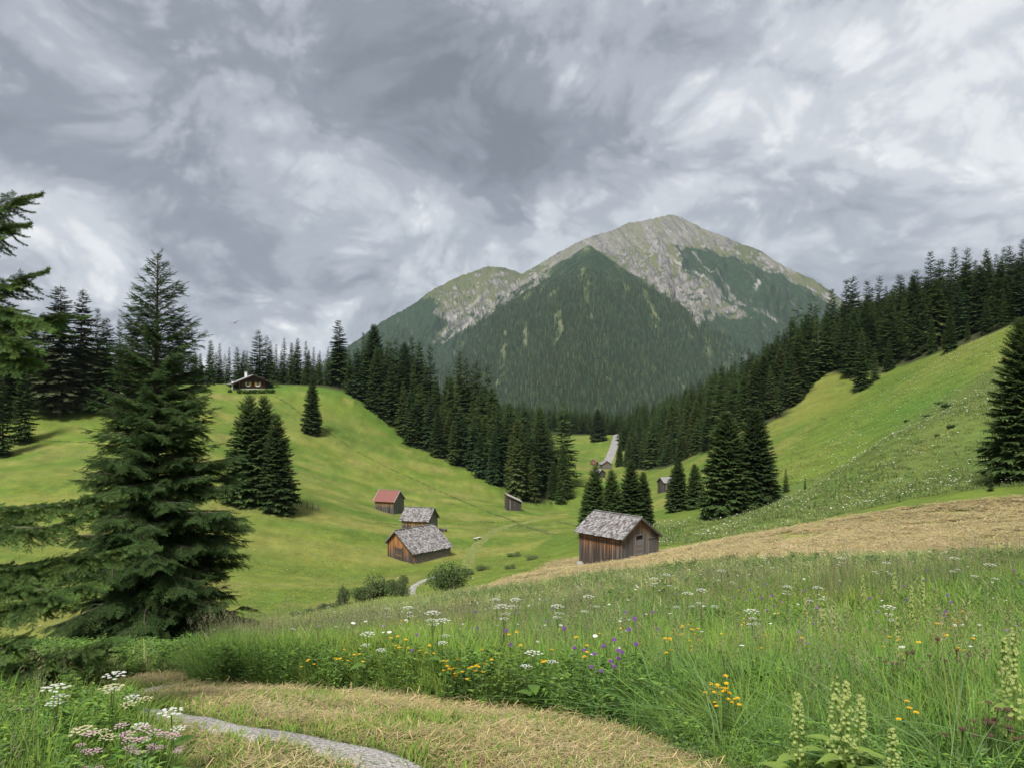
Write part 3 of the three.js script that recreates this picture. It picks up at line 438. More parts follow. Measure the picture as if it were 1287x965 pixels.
// far wood across the valley
{
  const r = rngOf(12);
  for (let k = 0; k < 1500; k++) { const px = lerp(470, 1060, r()), D = lerp(500, 760, r() * r()), [x, z] = P(px, D); if (px > 763 && px < 790 && D < 510) continue; massTrees.push([x, z, lerp(11, 17, r())]); }
  for (let k = 0; k < 500; k++) { const px = lerp(800, 1250, r()), D = lerp(260, 480, r()), [x, z] = P(px, D); if (inside(forestFloor[1], x, z)) massTrees.push([x, z, lerp(13, 19, r())]); }
  for (let k = 0; k < 500; k++) { const px = lerp(-150, 690, r()), D = lerp(235, 480, r()), [x, z] = P(px, D); if (inside(forestFloor[0], x, z)) massTrees.push([x, z, lerp(11, 16, r())]); }
  for (let k = 0; k < 3800; k++) { const px = lerp(380, 1100, r()), D = lerp(740, 1400, r()), [x, z] = P(px, D); massTrees.push([x, z, lerp(12, 19, r())]); }
  for (let k = 0; k < 420; k++) { const px = lerp(1000, 1500, r()), D = lerp(182, 300, r()), [x, z] = P(px, D); if (inside(forestFloor[1], x, z)) massTrees.push([x, z, lerp(12, 17, r())]); }
  for (let k = 0; k < 60; k++) { const px = lerp(780, 850, r()), D = lerp(330, 480, r()), [x, z] = P(px, D); massTrees.push([x, z, lerp(13, 19, r())]); }
}
for (let v = 0; v < 3; v++) {
  const list = massTrees.filter((_, i) => i % 3 === v), im = shadows(new THREE.InstancedMesh(shapes.wood[v], needleMats[v === 1 ? 'mid' : 'dark'], list.length)), M = new THREE.Matrix4(), q = new THREE.Quaternion(), r = rngOf(30 + v), col = new THREE.Color();
  list.forEach(([x, z, h], i) => { q.setFromAxisAngle(V3(0, 1, 0), r() * 6.28); const w = h * lerp(1, 1.35, r()); M.compose(V3(x, (z < -1150 ? Math.max(ground(x, z), mountHeight(x, z)) : ground(x, z)) - 0.05, z), q, V3(w, h, w)); im.setMatrixAt(i, M); const l = lerp(0.75, 1.25, r()); im.setColorAt(i, col.setRGB(l, l, l)); });
  im.name = numbered('forest'); tag(im, ['dense mixed spruce forest filling the hillsides behind the front rows', 'dense spruce forest mass of greener tone behind the front rows', 'dense spruce forest mass across the end of the valley'][v], 'forest', null, 'stuff'); scene.add(im);
}
// ------------------------------------------------------------------ hay barns
function woodTex(seed, top, low, line, rag) {    // upright boards: sheltered tan or orange wood under the eaves, rain-blackened below, with ragged streaks between
  const r = rngOf(seed), off = r() * 100;
  const t = noiseTex(256, (u, v) => {
    const streak = fbm(u * 42 + off, v * 1.6, 3), fine = noise(u * 120 + off, v * 5), edge = line + rag * (noise(u * 26 + off, 3) + 0.6 * noise(u * 70 + off, 9)), k = smooth(edge - 0.10, edge + 0.13, v + 0.10 * streak);
    let c = mix3(low, top, k); const g = smooth(0.1, 0.5, noise(u * 34 + off + 40, v * 0.9 + 5)); c = mix3(c, mix3(low, [0.30, 0.28, 0.26], 0.55), g * (1 - k) * 0.8);
    const m = 1 + 0.5 * streak + 0.25 * fine; return c.map((q) => toSRGB(clamp(q * m)));
  });
  t.colorSpace = THREE.SRGBColorSpace; t.wrapT = THREE.ClampToEdgeWrapping; return t;
}
const texW = { orange: woodTex(1, [0.36, 0.15, 0.045], [0.05, 0.036, 0.028], 0.50, 0.42), brown: woodTex(2, [0.28, 0.125, 0.045], [0.055, 0.04, 0.03], 0.42, 0.5), grey: woodTex(3, [0.20, 0.105, 0.05], [0.115, 0.103, 0.095], 0.70, 0.5), tan: woodTex(4, [0.26, 0.15, 0.065], [0.04, 0.038, 0.038], 0.70, 0.35), dark: woodTex(5, [0.10, 0.055, 0.03], [0.045, 0.036, 0.03], 0.8, 0.3), silver: woodTex(6, [0.19, 0.175, 0.16], [0.14, 0.135, 0.13], 0.8, 0.3), redbrown: woodTex(7, [0.055, 0.020, 0.013], [0.050, 0.017, 0.012], 0.8, 0.2) };
const matW = {}; for (const k in texW) matW[k] = [0.8, 1, 1.25].map((f) => std([f, f * lerp(1, 0.98, f - 0.8), f], 0.9, { map: texW[k] }));
function plankGeo(w, y0, yl, yr, t, hWall, r) {        // an upright board, its top cut to the roof line
  const b = new MB(), uv = [], u0 = r(), x = w / 2, z = t / 2, U = (px) => u0 + px / 3, P4 = [[-x, y0], [x, y0], [x, yr], [-x, yl]], ch = 0.008;
  const face = (pts) => { for (const k of [0, 1, 2, 0, 2, 3]) { const p = pts[k]; b.v(p[0], p[1], p[2]); uv.push(U(p[0]), clamp(p[1] / hWall, 0.01, 0.99)); } };
  face([[-x + ch, y0, z], [x - ch, y0, z], [x - ch, yr, z], [-x + ch, yl, z]]); face([[x, y0, -z], [-x, y0, -z], [-x, yl, -z], [x, yr, -z]]);
  face([[-x, y0, -z], [-x, y0, z - ch], [-x, yl, z - ch], [-x, yl, -z]]); face([[-x, y0, z - ch], [-x + ch, y0, z], [-x + ch, yl, z], [-x, yl, z - ch]]);
  face([[x, y0, z - ch], [x, y0, -z], [x, yr, -z], [x, yr, z - ch]]); face([[x - ch, y0, z], [x, y0, z - ch], [x, yr, z - ch], [x - ch, yr, z]]);
  face([[-x, yl, z - ch], [x, yr, z - ch], [x, yr, -z], [-x, yl, -z]]);
  const g = b.geo(); g.setAttribute('uv', new THREE.Float32BufferAttribute(uv, 2)); return g;
}
function boxGeo(w, h, d, x = 0, y = 0, z = 0) { return new THREE.BoxGeometry(w, h, d).translate(x, y, z); }
const shingleMat = std([1, 1, 1], 0.85, { vertexColors: true });
function shingleGeo(len, run, seed, tones) {           // rows of split shakes on a slope: x along the eave, z down the slope from the ridge
  const r = rngOf(seed), parts = new MB(), row = 0.24, rows = Math.ceil(run / row);
  for (let j = 0; j < rows; j++) {
    const z1 = Math.min(run + 0.03, (j + 1) * row + 0.03), z0 = z1 - row * 1.9; let x = -len / 2 - r() * 0.1;
    while (x < len / 2) {
      const w = lerp(0.10, 0.22, r()), x1 = Math.min(x + w, len / 2 + 0.02), zz = z1 + lerp(-0.05, 0.04, r()), lift = lerp(0.045, 0.085, r()), tilt = lerp(-0.008, 0.012, r());
      const q = r(), c = q < 0.42 ? mix3(tones[0], tones[1], r()) : q < 0.78 ? mix3(tones[1], tones[2], r()) : mix3(tones[2], tones[3], r());
      const a = [x, 0.012, z0], b = [x1, 0.012, z0], cc = [x1, lift + tilt, zz], d = [x, lift, zz], e = [x1, lift + tilt - 0.022, zz], f = [x, lift - 0.022, zz];
      parts.quad(d, cc, b, a, c); parts.quad(f, e, cc, d, c); parts.tri(a, [x, 0, z0], d, c); parts.tri(d, [x, 0, z0], f, c); parts.tri(b, cc, [x1, 0, z0], c); parts.tri(cc, e, [x1, 0, z0], c);
      x = x1 + 0.006;
    }
  }
  return parts.geo();
}
const shakeTones = [[0.33, 0.325, 0.325], [0.22, 0.21, 0.21], [0.14, 0.12, 0.112], [0.07, 0.05, 0.045]];
function barn(o) {
  const { name, label, group, W, L, hl, hr, hh, xr, turn, over = 0.4, gable = 0.35, walls, roof, seed, board = 0.24, solid = false, base = 0.7 } = o;
  const r = rngOf(seed), g = thing(name, label, 'barn', group), ct = Math.cos(turn), st = Math.sin(turn);
  // o.corner: the world place of the corner (cx, cz) of the plan
  g.position.set(o.corner.x - (o.cx * ct + o.cz * st), o.corner.y, o.corner.z - (-o.cx * st + o.cz * ct)); g.rotation.y = turn;
  const prof = (x) => x < xr ? lerp(hl, hr, (x + W / 2) / (xr + W / 2)) : lerp(hr, hh, (x - xr) / (W / 2 - xr));
  const wall = (len, topAt, place, kind) => {
    if (solid) { const pts = [[-len / 2, -base], [len / 2, -base]]; const sh = new THREE.Shape(); sh.moveTo(-len / 2, -base); sh.lineTo(len / 2, -base); sh.lineTo(len / 2, topAt(len / 2)); if (len === W && xr > -W / 2 + 0.05) sh.lineTo(o.flip ? -xr : xr, hr); sh.lineTo(-len / 2, topAt(-len / 2)); sh.closePath(); const e = new THREE.ExtrudeGeometry(sh, { depth: 0.05, bevelEnabled: false }); const uvs = e.attributes.uv, ps = e.attributes.position; for (let i = 0; i < uvs.count; i++) uvs.setXY(i, (ps.getX(i) + ps.getZ(i)) / 3 + seed * 0.37, clamp(ps.getY(i) / hr, 0.01, 0.99)); const m = mesh('wall', e, matW[kind][1], g); place(m, 0); return; }
    const n = Math.round(len / board), w = len / n;
    for (let i = 0; i < n; i++) {
      const x = -len / 2 + (i + 0.5) * w, bw = w - lerp(0.006, 0.022, r());
      let yl = topAt(x - bw / 2), yr = topAt(x + bw / 2);
      if (len === W && x - bw / 2 < xr && x + bw / 2 > xr) yl = yr = Math.max(yl, yr) - 0.02;
      const m = mesh('plank', plankGeo(bw, -base + lerp(-0.05, 0.06, r()), yl - 0.03, yr - 0.03, 0.035, len === W ? hr : topAt(0), r), pick(r, ...matW[kind]), g); place(m, x, lerp(-0.006, 0.01, r()));
    }
  };
  wall(W, prof, (m, x, z = 0) => { m.position.set(x, 0, L / 2 + z); }, walls[0]);
  wall(W, (x) => prof(-x), (m, x, z = 0) => { m.position.set(-x, 0, -L / 2 - z); m.rotation.y = Math.PI; }, walls[1]);
  wall(L, () => hl, (m, x, z = 0) => { m.position.set(-W / 2 - z, 0, x); m.rotation.y = -Math.PI / 2; }, walls[2]);
  wall(L, () => hh, (m, x, z = 0) => { m.position.set(W / 2 + z, 0, -x); m.rotation.y = Math.PI / 2; }, walls[3]);
  for (const [sx, sz, h] of [[-1, 1, hl], [1, 1, hh], [-1, -1, hl], [1, -1, hh]]) mesh('corner_post', boxGeo(0.16, h + base, 0.16, sx * (W / 2 - 0.03), (h - base) / 2 - 0.04, sz * (L / 2 - 0.03)), matW[walls[0]][0], g);
  const len = L + 2 * gable;
  const slope = (xa, ya, xb, yb, k) => {              // from the ridge (a) down to the eave (b), carried on past the wall by the overhang
    const dx = xb - xa, dy = yb - ya, d = Math.hypot(dx, dy), run = d + over * (k === 2 ? 0.7 : 1), ang = Math.atan2(-dy, Math.abs(dx)), sg = Math.sign(dx);
    const s = new THREE.Group(); s.name = 'roof'; s.position.set(xa, ya + 0.03, 0); s.rotation.order = 'YXZ'; s.rotation.y = sg > 0 ? Math.PI / 2 : -Math.PI / 2; s.rotation.x = ang; g.add(s);
    mesh('roof_boards', boxGeo(len, 0.04, run, 0, 0, run / 2 - 0.02), matW.dark[1], s);
    if (roof === 'shingle') mesh('shingles', shingleGeo(len + 0.04, run, seed * 7 + k, shakeTones), shingleMat, s, 'stuff').position.y = 0.02;
    else { const n = Math.round(len / 0.45); for (let i = 0; i < n; i++) { const w = len / n; mesh('roof_sheet', boxGeo(w - 0.02, 0.02, run + 0.06, -len / 2 + (i + 0.5) * w, 0.034 + 0.004 * (i % 2), run / 2), roof, s); } }
    for (const e of [-1, 1]) mesh('barge_board', boxGeo(0.035, 0.15, run, e * (len / 2 + 0.02), -0.02, run / 2 - 0.02), o.barge || matW.silver[1], s);
  };
  if (xr > -W / 2 + 0.05) slope(xr, hr, -W / 2, hl, 1);
  slope(xr, hr, W / 2, hh, 2);
  mesh('ridge_cap', boxGeo(0.16, 0.04, len, xr, hr + 0.085, 0).rotateZ(0), matW.silver[2], g);
  return g;
}
const hayBarn = (() => {
  const c = onGround(781, 70.5);
  const g = barn({ name: 'hay_barn', label: 'weathered hay barn with orange-brown side on the mown hay field', W: 5.4, L: 5.4, hl: 2.45, hr: 3.98, hh: 2.0, xr: -0.25, turn: 0.72, corner: c, cx: -2.7, cz: 2.7, walls: ['grey', 'dark', 'orange', 'grey'], roof: 'shingle', seed: 3, base: 1.6, over: 0.5 });
  const d = new THREE.Group(); d.name = 'door'; d.position.set(-0.25, 0, 2.7); g.add(d);
  const r = rngOf(6);
  for (let i = 0; i < 7; i++) mesh('door_board', boxGeo(0.98, 0.22, 0.04, 0.05, 0.30 + i * 0.24, 0.055 + 0.006 * (i % 2)), pick(r, matW.silver[2], matW.silver[1], matW.grey[2], matW.silver[0]), d);
  for (const s of [-1, 1]) mesh('door_post', boxGeo(0.12, 2.5, 0.08, 0.05 + s * 0.58, 1.05, 0.06), matW.silver[1], d);
  mesh('lintel', boxGeo(1.35, 0.1, 0.08, 0.05, 2.34, 0.065), matW.silver[0], d);
  mesh('painted_door_gap', boxGeo(1.0, 0.3, 0.03, 0.05, 2.12, 0.035), std([0.004, 0.003, 0.003], 1), d);  // solid near-black panel: the shade inside a gap above the door, painted as colour
  mesh('eave_beam', boxGeo(0.16, 0.34, 5.5, -2.74, 2.22, 0.02), matW.brown[1], g);
  mesh('side_batten', boxGeo(0.07, 0.09, 5.3, -2.77, 1.72, 0), matW.dark[0], g);
  mesh('hatch', boxGeo(0.5, 0.55, 0.03, -0.30, 2.85, 2.745), matW.grey[0], g); mesh('gable_batten', boxGeo(1.5, 0.1, 0.04, 1.9, 1.86, 2.75), matW.silver[0], g);
  const st = new THREE.DodecahedronGeometry(0.42, 1); const p = st.attributes.position; for (let i = 0; i < p.count; i++) { const k = 1 + 0.25 * noise(p.getX(i) * 3, p.getY(i) * 3 + p.getZ(i)); p.setXYZ(i, p.getX(i) * k * 0.9, p.getY(i) * k * 0.9, p.getZ(i) * k); } st.computeVertexNormals();
  mesh('foundation_stone', st, std([0.26, 0.25, 0.24], 0.95), g).position.set(-2.85, -0.95, -2.5);
  return g;
})();
{
  const g = barn({ name: 'valley_barn', label: 'brown barn with long low shingle roof beside the willow bush', W: 5.2, L: 6.0, hl: 2.15, hr: 3.65, hh: 1.35, xr: -0.85, turn: -0.74, corner: hit(520.5, 708.5, 75), cx: 2.6, cz: 3.0, walls: ['brown', 'dark', 'dark', 'grey'], roof: 'shingle', seed: 5, base: 0.9, over: 0.45 });
  const d = new THREE.Group(); d.name = 'door'; d.position.set(-0.35, 0, 3.0); g.add(d); const r = rngOf(16);
  for (let i = 0; i < 6; i++) mesh('door_board', boxGeo(1.25, 0.27, 0.04, 0, 0.12 + i * 0.26, 0.05 + 0.006 * (i % 2)), pick(r, matW.dark[0], matW.dark[1], matW.brown[0]), d);
  for (const s of [-1, 1]) mesh('door_post', boxGeo(0.12, 2.0, 0.08, s * 0.72, 0.75, 0.055), matW.dark[1], d);
  for (let i = 0; i < 4; i++) mesh('weatherboard', boxGeo(0.045, 0.25, 5.9, 2.65 + 0.006 * (i % 2), 0.15 + i * 0.28, 0), pick(r, matW.silver[1], matW.grey[1], matW.silver[0]), g);
  mesh('low_door', boxGeo(0.75, 1.1, 0.03, 2.0, 0.42, 3.045), matW.dark[0], g);
}
barn({ name: 'valley_barn', label: 'small barn with silvery shingle roof just behind the brown barn', W: 3.9, L: 4.1, hl: 2.0, hr: 3.55, hh: 2.0, xr: 0, turn: 1.27, corner: hit(536.5, 671, 95), cx: -1.95, cz: 2.05, walls: ['silver', 'dark', 'tan', 'dark'], roof: 'shingle', seed: 7, base: 0.8, over: 0.35 });
barn({ name: 'valley_barn', label: 'small dark barn with red metal roof at the foot of the meadow', W: 3.9, L: 3.7, hl: 2.4, hr: 4.0, hh: 2.4, xr: 0, turn: 1.22, corner: hit(494, 646, 110), cx: -1.95, cz: 1.85, walls: ['silver', 'dark', 'tan', 'dark'], roof: std([0.20, 0.072, 0.060], 0.7), seed: 9, base: 0.8, over: 0.4, barge: std([0.5, 0.48, 0.46], 0.8) });
barn({ name: 'lean_to_shed', label: 'dark board shed with single pitch roof below the forest tongue', W: 2.9, L: 3.2, hl: 3.2, hr: 3.25, hh: 1.9, xr: -1.44, turn: 0.12, corner: hit(655, 642, 110), cx: 1.45, cz: 1.6, walls: ['dark', 'dark', 'dark', 'dark'], roof: std([0.40, 0.34, 0.31], 0.8), seed: 11, base: 0.6, over: 0.35, barge: matW.silver[2] });
barn({ name: 'small_shed', label: 'small grey-roofed shed half hidden by the spruce pair', W: 2.6, L: 3.6, hl: 2.0, hr: 3.0, hh: 2.0, xr: 0, turn: -1.15, corner: hit(836, 618, 125), cx: 1.3, cz: 1.8, walls: ['dark', 'dark', 'dark', 'grey'], roof: std([0.24, 0.235, 0.23], 0.9), seed: 13, base: 0.6, over: 0.3, solid: true });
barn({ name: 'far_barn', label: 'grey barn with pale roof edge beside the gravel road', W: 3.9, L: 4, hl: 1.9, hr: 3.2, hh: 1.9, xr: 0, turn: 0.15, corner: hit(757, 589, 250), cx: -1.95, cz: 2, walls: ['grey', 'dark', 'grey', 'grey'], roof: std([0.21, 0.20, 0.195], 0.9), seed: 15, base: 0.8, solid: true });
barn({ name: 'far_barn', label: 'tiny reddish barn by the road below the lone spruce', W: 2.9, L: 3, hl: 1.4, hr: 2.5, hh: 1.4, xr: 0, turn: -0.3, corner: hit(742, 584, 250), cx: -1.45, cz: 1.5, walls: ['brown', 'dark', 'dark', 'dark'], roof: std([0.22, 0.13, 0.11], 0.8), seed: 17, base: 0.8, solid: true });
barn({ name: 'far_barn', label: 'barn with light roof mostly hidden behind the spruce row', W: 3, L: 3.4, hl: 1.7, hr: 2.8, hh: 1.7, xr: 0, turn: 0.5, corner: hit(752, 600, 200), cx: -1.5, cz: 1.7, walls: ['dark', 'dark', 'dark', 'dark'], roof: std([0.21, 0.20, 0.195], 0.9), seed: 19, base: 0.8, solid: true });
// ------------------------------------------------------------------ the chalet on the hill
{
  const g = thing('chalet', 'dark wooden chalet with grey roof and ochre shutters on the hill', 'house'), c = hit(302, 489.5, 170), W = 6.6, L = 6.6, turn = 0.5, ct = Math.cos(turn), st = Math.sin(turn), hE = 2.55, hR = 4.0;
  g.position.set(c.x - (-W / 2 * ct + L / 2 * st), c.y, c.z - (W / 2 * st + L / 2 * ct)); g.rotation.y = turn;
  const wallMat = matW.redbrown[1], plaster = std([0.72, 0.70, 0.66], 0.9);
  const sh = new THREE.Shape([[-W / 2, 0.3], [W / 2, 0.3], [W / 2, hE], [0, hR - 0.05], [-W / 2, hE]].map(([x, y]) => new THREE.Vector2(x, y))), gg = new THREE.ExtrudeGeometry(sh, { depth: 0.14, bevelEnabled: false });
  mesh('gable_wall', gg, wallMat, g).position.z = L / 2 - 0.14; mesh('gable_wall', gg, wallMat, g).position.z = -L / 2;
  for (let i = 0; i < 9; i++) mesh('wall_log', boxGeo(W + 0.1, 0.2, 0.05, 0, 0.45 + i * 0.24, L / 2 + 0.02), matW.redbrown[i % 3], g);
  for (const s of [-1, 1]) mesh('side_wall', boxGeo(0.14, hE - 0.3, L - 0.3, s * (W / 2 - 0.07), (hE + 0.3) / 2, 0), wallMat, g);
  mesh('plinth', boxGeo(W + 0.06, 1.4, L + 0.06, 0, -0.42, 0), plaster, g);
  mesh('terrace', boxGeo(2.4, 1.2, L, -W / 2 - 1.2, -0.5, 0), std([0.24, 0.22, 0.19], 0.95), g);
  for (const z of [-L / 2 + 0.2, L / 2 - 0.2, 0]) mesh('terrace_post', boxGeo(z > 1 ? 0.32 : 0.2, 2.0, z > 1 ? 0.32 : 0.2, -W / 2 - 2.1, 1.2, z), z > 1 ? plaster : wallMat, g);
  const run = Math.hypot(W / 2 + 1.1, (hR - hE) * (W / 2 + 1.1) / (W / 2)), ang = Math.atan2(hR - hE, W / 2), roofMat = std([0.27, 0.29, 0.29], 0.7);
  for (const s of [1, -1]) {
    const rr = run + (s < 0 ? 1.7 : 0), rg = new THREE.Group(); rg.name = 'roof'; rg.rotation.order = 'YXZ'; rg.position.set(0, hR, 0); rg.rotation.y = s * Math.PI / 2; rg.rotation.x = ang; g.add(rg);
    for (let i = 0; i < 14; i++) mesh('roof_sheet', boxGeo(0.59, 0.06, rr, -4.13 + i * 0.635, 0.05 + 0.01 * (i % 2), rr / 2), roofMat, rg);
    for (const e of [-1, 1]) mesh('barge_board', boxGeo(0.06, 0.28, rr, e * 4.5, -0.06, rr / 2), matW.redbrown[0], rg);
  }
  const ch = mesh('chimney', boxGeo(0.6, 1.5, 0.6, -1.2, hR + 0.2, -1.4), plaster, g); mesh('chimney_cap', boxGeo(0.8, 0.12, 0.8, -1.2, hR + 1.05, -1.4), std([0.3, 0.3, 0.3], 0.9), ch);
  const ochre = std([0.50, 0.30, 0.09], 0.8), paneM = std([0.02, 0.022, 0.025], 0.15);
  for (const x of [-1.35, 1.15]) {
    const w = new THREE.Group(); w.name = 'window'; w.position.set(x, 1.55, L / 2 + 0.05); g.add(w);
    mesh('pane', boxGeo(0.72, 0.85, 0.03, 0, 0, 0.01), paneM, w); for (const s of [-1, 1]) { mesh('shutter', boxGeo(0.42, 0.95, 0.05, s * 0.62, 0, 0.04), ochre, w); mesh('frame', boxGeo(0.07, 0.95, 0.05, s * 0.37, 0, 0.03), plaster, w); }
    mesh('glazing_bar', boxGeo(0.05, 0.85, 0.04, 0, 0, 0.03), plaster, w); mesh('flower_box', boxGeo(0.95, 0.25, 0.22, 0, -0.58, 0.13), plaster, w);
  }
  mesh('door', boxGeo(0.06, 1.9, 0.9, -W / 2 - 0.02, 1.3, 1.3), ochre, g);
}
// ------------------------------------------------------------------ bushes and hedge
function bushGeo(seed, n, leaf, flat = 0.75, lobes = 7) {    // leaves spread over overlapping clumps, size about 1 across
  const r = rngOf(seed), b = new MB(), L = [];
  for (let k = 0; k < lobes; k++) { const a = r() * 6.28, d = Math.sqrt(r()) * 0.30; L.push([Math.cos(a) * d, lerp(0.15, 0.55, r()) * flat, Math.sin(a) * d, lerp(0.14, 0.26, r())]); }
  for (let i = 0; i < n; i++) {
    const l = L[Math.floor(r() * lobes)], u = r() * 2 - 1, a = r() * 6.28, q = Math.sqrt(1 - u * u), rad = l[3] * Math.pow(r(), 0.25) * lerp(0.85, 1.2, r());
    const c = [l[0] + Math.cos(a) * q * rad, Math.max(0.01, l[1] + u * rad * 0.95), l[2] + Math.sin(a) * q * rad], s = leaf * lerp(0.6, 1.3, r());
    const d1 = [r() - 0.5, r() - 0.3, r() - 0.5], d2 = [r() - 0.5, r() - 0.5, r() - 0.5], t = lerp(0.65, 1.3, r()), col = [t * lerp(0.85, 1.15, r()), t, t * 0.9];
    b.tri([c[0] - d1[0] * s, c[1] - d1[1] * s, c[2] - d1[2] * s], [c[0] + d2[0] * s * 0.7, c[1] + d2[1] * s * 0.7, c[2] + d2[2] * s * 0.7], [c[0] + d1[0] * s, c[1] + d1[1] * s, c[2] + d1[2] * s], col);
    b.tri([c[0] - d1[0] * s, c[1] - d1[1] * s, c[2] - d1[2] * s], [c[0] + d1[0] * s, c[1] + d1[1] * s, c[2] + d1[2] * s], [c[0] - d2[0] * s * 0.7, c[1] - d2[1] * s * 0.7, c[2] - d2[2] * s * 0.7], col);
  }
  return b.geo();
}
function stemsGeo(seed) { const r = rngOf(seed), g = []; for (let k = 0; k < 7; k++) { const a = r() * 6.28, d = lerp(0.1, 0.3, r()); g.push(new THREE.TubeGeometry(new THREE.QuadraticBezierCurve3(V3(0, -0.03, 0), V3(Math.cos(a) * d * 0.3, 0.2, Math.sin(a) * d * 0.3), V3(Math.cos(a) * d, 0.45, Math.sin(a) * d)), 4, 0.008, 4)); } return mergeGeometries(g); }
const paleBush = mattM([0.115, 0.150, 0.062], 0.9, { vertexColors: true });
const bushShapes = [71, 72, 73].map((s) => bushGeo(s, 7000, 0.034)), bushStems = stemsGeo(4), bushMats = [mattM([0.075, 0.115, 0.042], 0.85, { vertexColors: true }), mattM([0.085, 0.12, 0.05], 0.85, { vertexColors: true }), mattM([0.05, 0.088, 0.028], 0.85, { vertexColors: true }), paleBush];
function bush(p, w, h, v, m, label, group) { const g = thing('bush', label, 'bush', group); mesh('foliage', bushShapes[v], bushMats[m], g); mesh('stem', bushStems, barkMat, g); g.position.set(p.x, p.y - 0.05, p.z); g.scale.set(w, h, w); g.rotation.y = w * 7; return g; }
bush(hit(562, 744, 55), 5.0, 4.1, 0, 0, 'large rounded grey-green willow bush beside the valley barn');
bush(hit(478, 752, 50), 4.0, 3.5, 1, 0, 'rounded willow bush below the mown meadow, taller of two');
bush(hit(499, 750, 50), 2.6, 3.0, 2, 1, 'narrower willow bush touching the rounded one');
bush(hit(457, 756, 50), 2.8, 2.4, 0, 1, 'low grey willow bush at the edge of the rounded one');
bush(hit(432, 760, 48), 1.6, 3.0, 1, 1, 'slim thin willow bush beside the low grey one');
for (const [px, py, w, h] of [[412, 766, 2.2, 1.3], [395, 771, 2.2, 1.1], [378, 776, 2, 0.9]]) bush(hit(px, py, 46), w, h, 2, 1, 'low scrubby bush on the bank above the valley floor', 'low bushes on the bank');
for (const [px, py, w, h] of [[646, 699, 2.6, 0.9], [668, 703, 2.4, 0.9], [641, 715, 1.7, 0.9], [607, 716, 2.2, 1.1], [590, 722, 2.0, 1.3]]) bush(hit(px, py, 70), w, h, Math.round(w * 10) % 3, 3, 'low grey-green bush on the bank between valley path and hay', 'bank bushes by the valley path');
for (const [px, py, w, h] of [[1192, 512, 2.2, 1.3], [1180, 508, 1.7, 0.8], [1165, 524, 1.8, 0.8], [1140, 530, 1.2, 0.8], [1197, 537, 1.4, 0.8], [1178, 548, 1, 0.6]]) bush(hit(px, py, 75), w, h, 1, 2, 'small dark bush on the flower slope', 'bushes on the flower slope');
for (const [px, py, w, h, l] of [[341, 487, 5, 4, 'broad light green shrub against the wood beside the chalet'], [289, 493, 1.6, 1.6, 'small round dark shrub below the chalet terrace'], [295, 487, 2, 3.2, 'tall leafy shrub by the chalet terrace']]) bush(hit(px, py, 170), w, h, 1, 2, l);
{
  const g = thing('hedge', 'long clipped green hedge in front of the chalet', 'hedge'), r = rngOf(77), a = hit(297, 494.5, 170), c = hit(346, 493.5, 170);
  for (let k = 0; k < 8; k++) { const t = (k + 0.5) / 8, x = lerp(a.x, c.x, t), z = lerp(a.z, c.z, t), m = mesh('foliage', bushShapes[k % 3], bushMats[2], g); m.position.set(x, ground(x, z), z); m.scale.set(2.3, 1.9, 1.8); m.rotation.y = r() * 6; }
}
// ------------------------------------------------------------------ the big spruce by the path, branch by branch
function shoot(b, p, d, len, rad, n, wide, col, r) {        // a twig with needles all round
  const ax = V3(...d).normalize(), s1 = V3(-ax.z, 0.01, ax.x).normalize(), s2 = V3().crossVectors(ax, s1);
  for (let i = 0; i < n; i++) {
    const t = (i + r()) / n, a = i * 2.399 + r(), rr = rad * lerp(1, 0.75, t) * lerp(0.8, 1.15, r()), ca = Math.cos(a), sa = Math.sin(a), k = 0.75;
    const o = [p[0] + ax.x * len * t, p[1] + ax.y * len * t, p[2] + ax.z * len * t], q = [s1.x * ca + s2.x * sa, s1.y * ca + s2.y * sa, s1.z * ca + s2.z * sa], w = wide / 2;
    const e = [o[0] + q[0] * rr + ax.x * rr * k, o[1] + q[1] * rr + ax.y * rr * k, o[2] + q[2] * rr + ax.z * rr * k], l = lerp(0.8, 1.2, r());
    b.tri([o[0] - ax.x * w, o[1] - ax.y * w, o[2] - ax.z * w], [o[0] + ax.x * w, o[1] + ax.y * w, o[2] + ax.z * w], e, [col[0] * l, col[1] * l, col[2] * l]);
  }
  const w = rad * 0.12; b.tri([p[0] + s1.x * w, p[1] + s1.y * w, p[2] + s1.z * w], [p[0] - s1.x * w, p[1] - s1.y * w, p[2] - s1.z * w], [p[0] + ax.x * len, p[1] + ax.y * len, p[2] + ax.z * len], [col[0] * 1.3, col[1] * 0.9, col[2] * 0.8]);
}
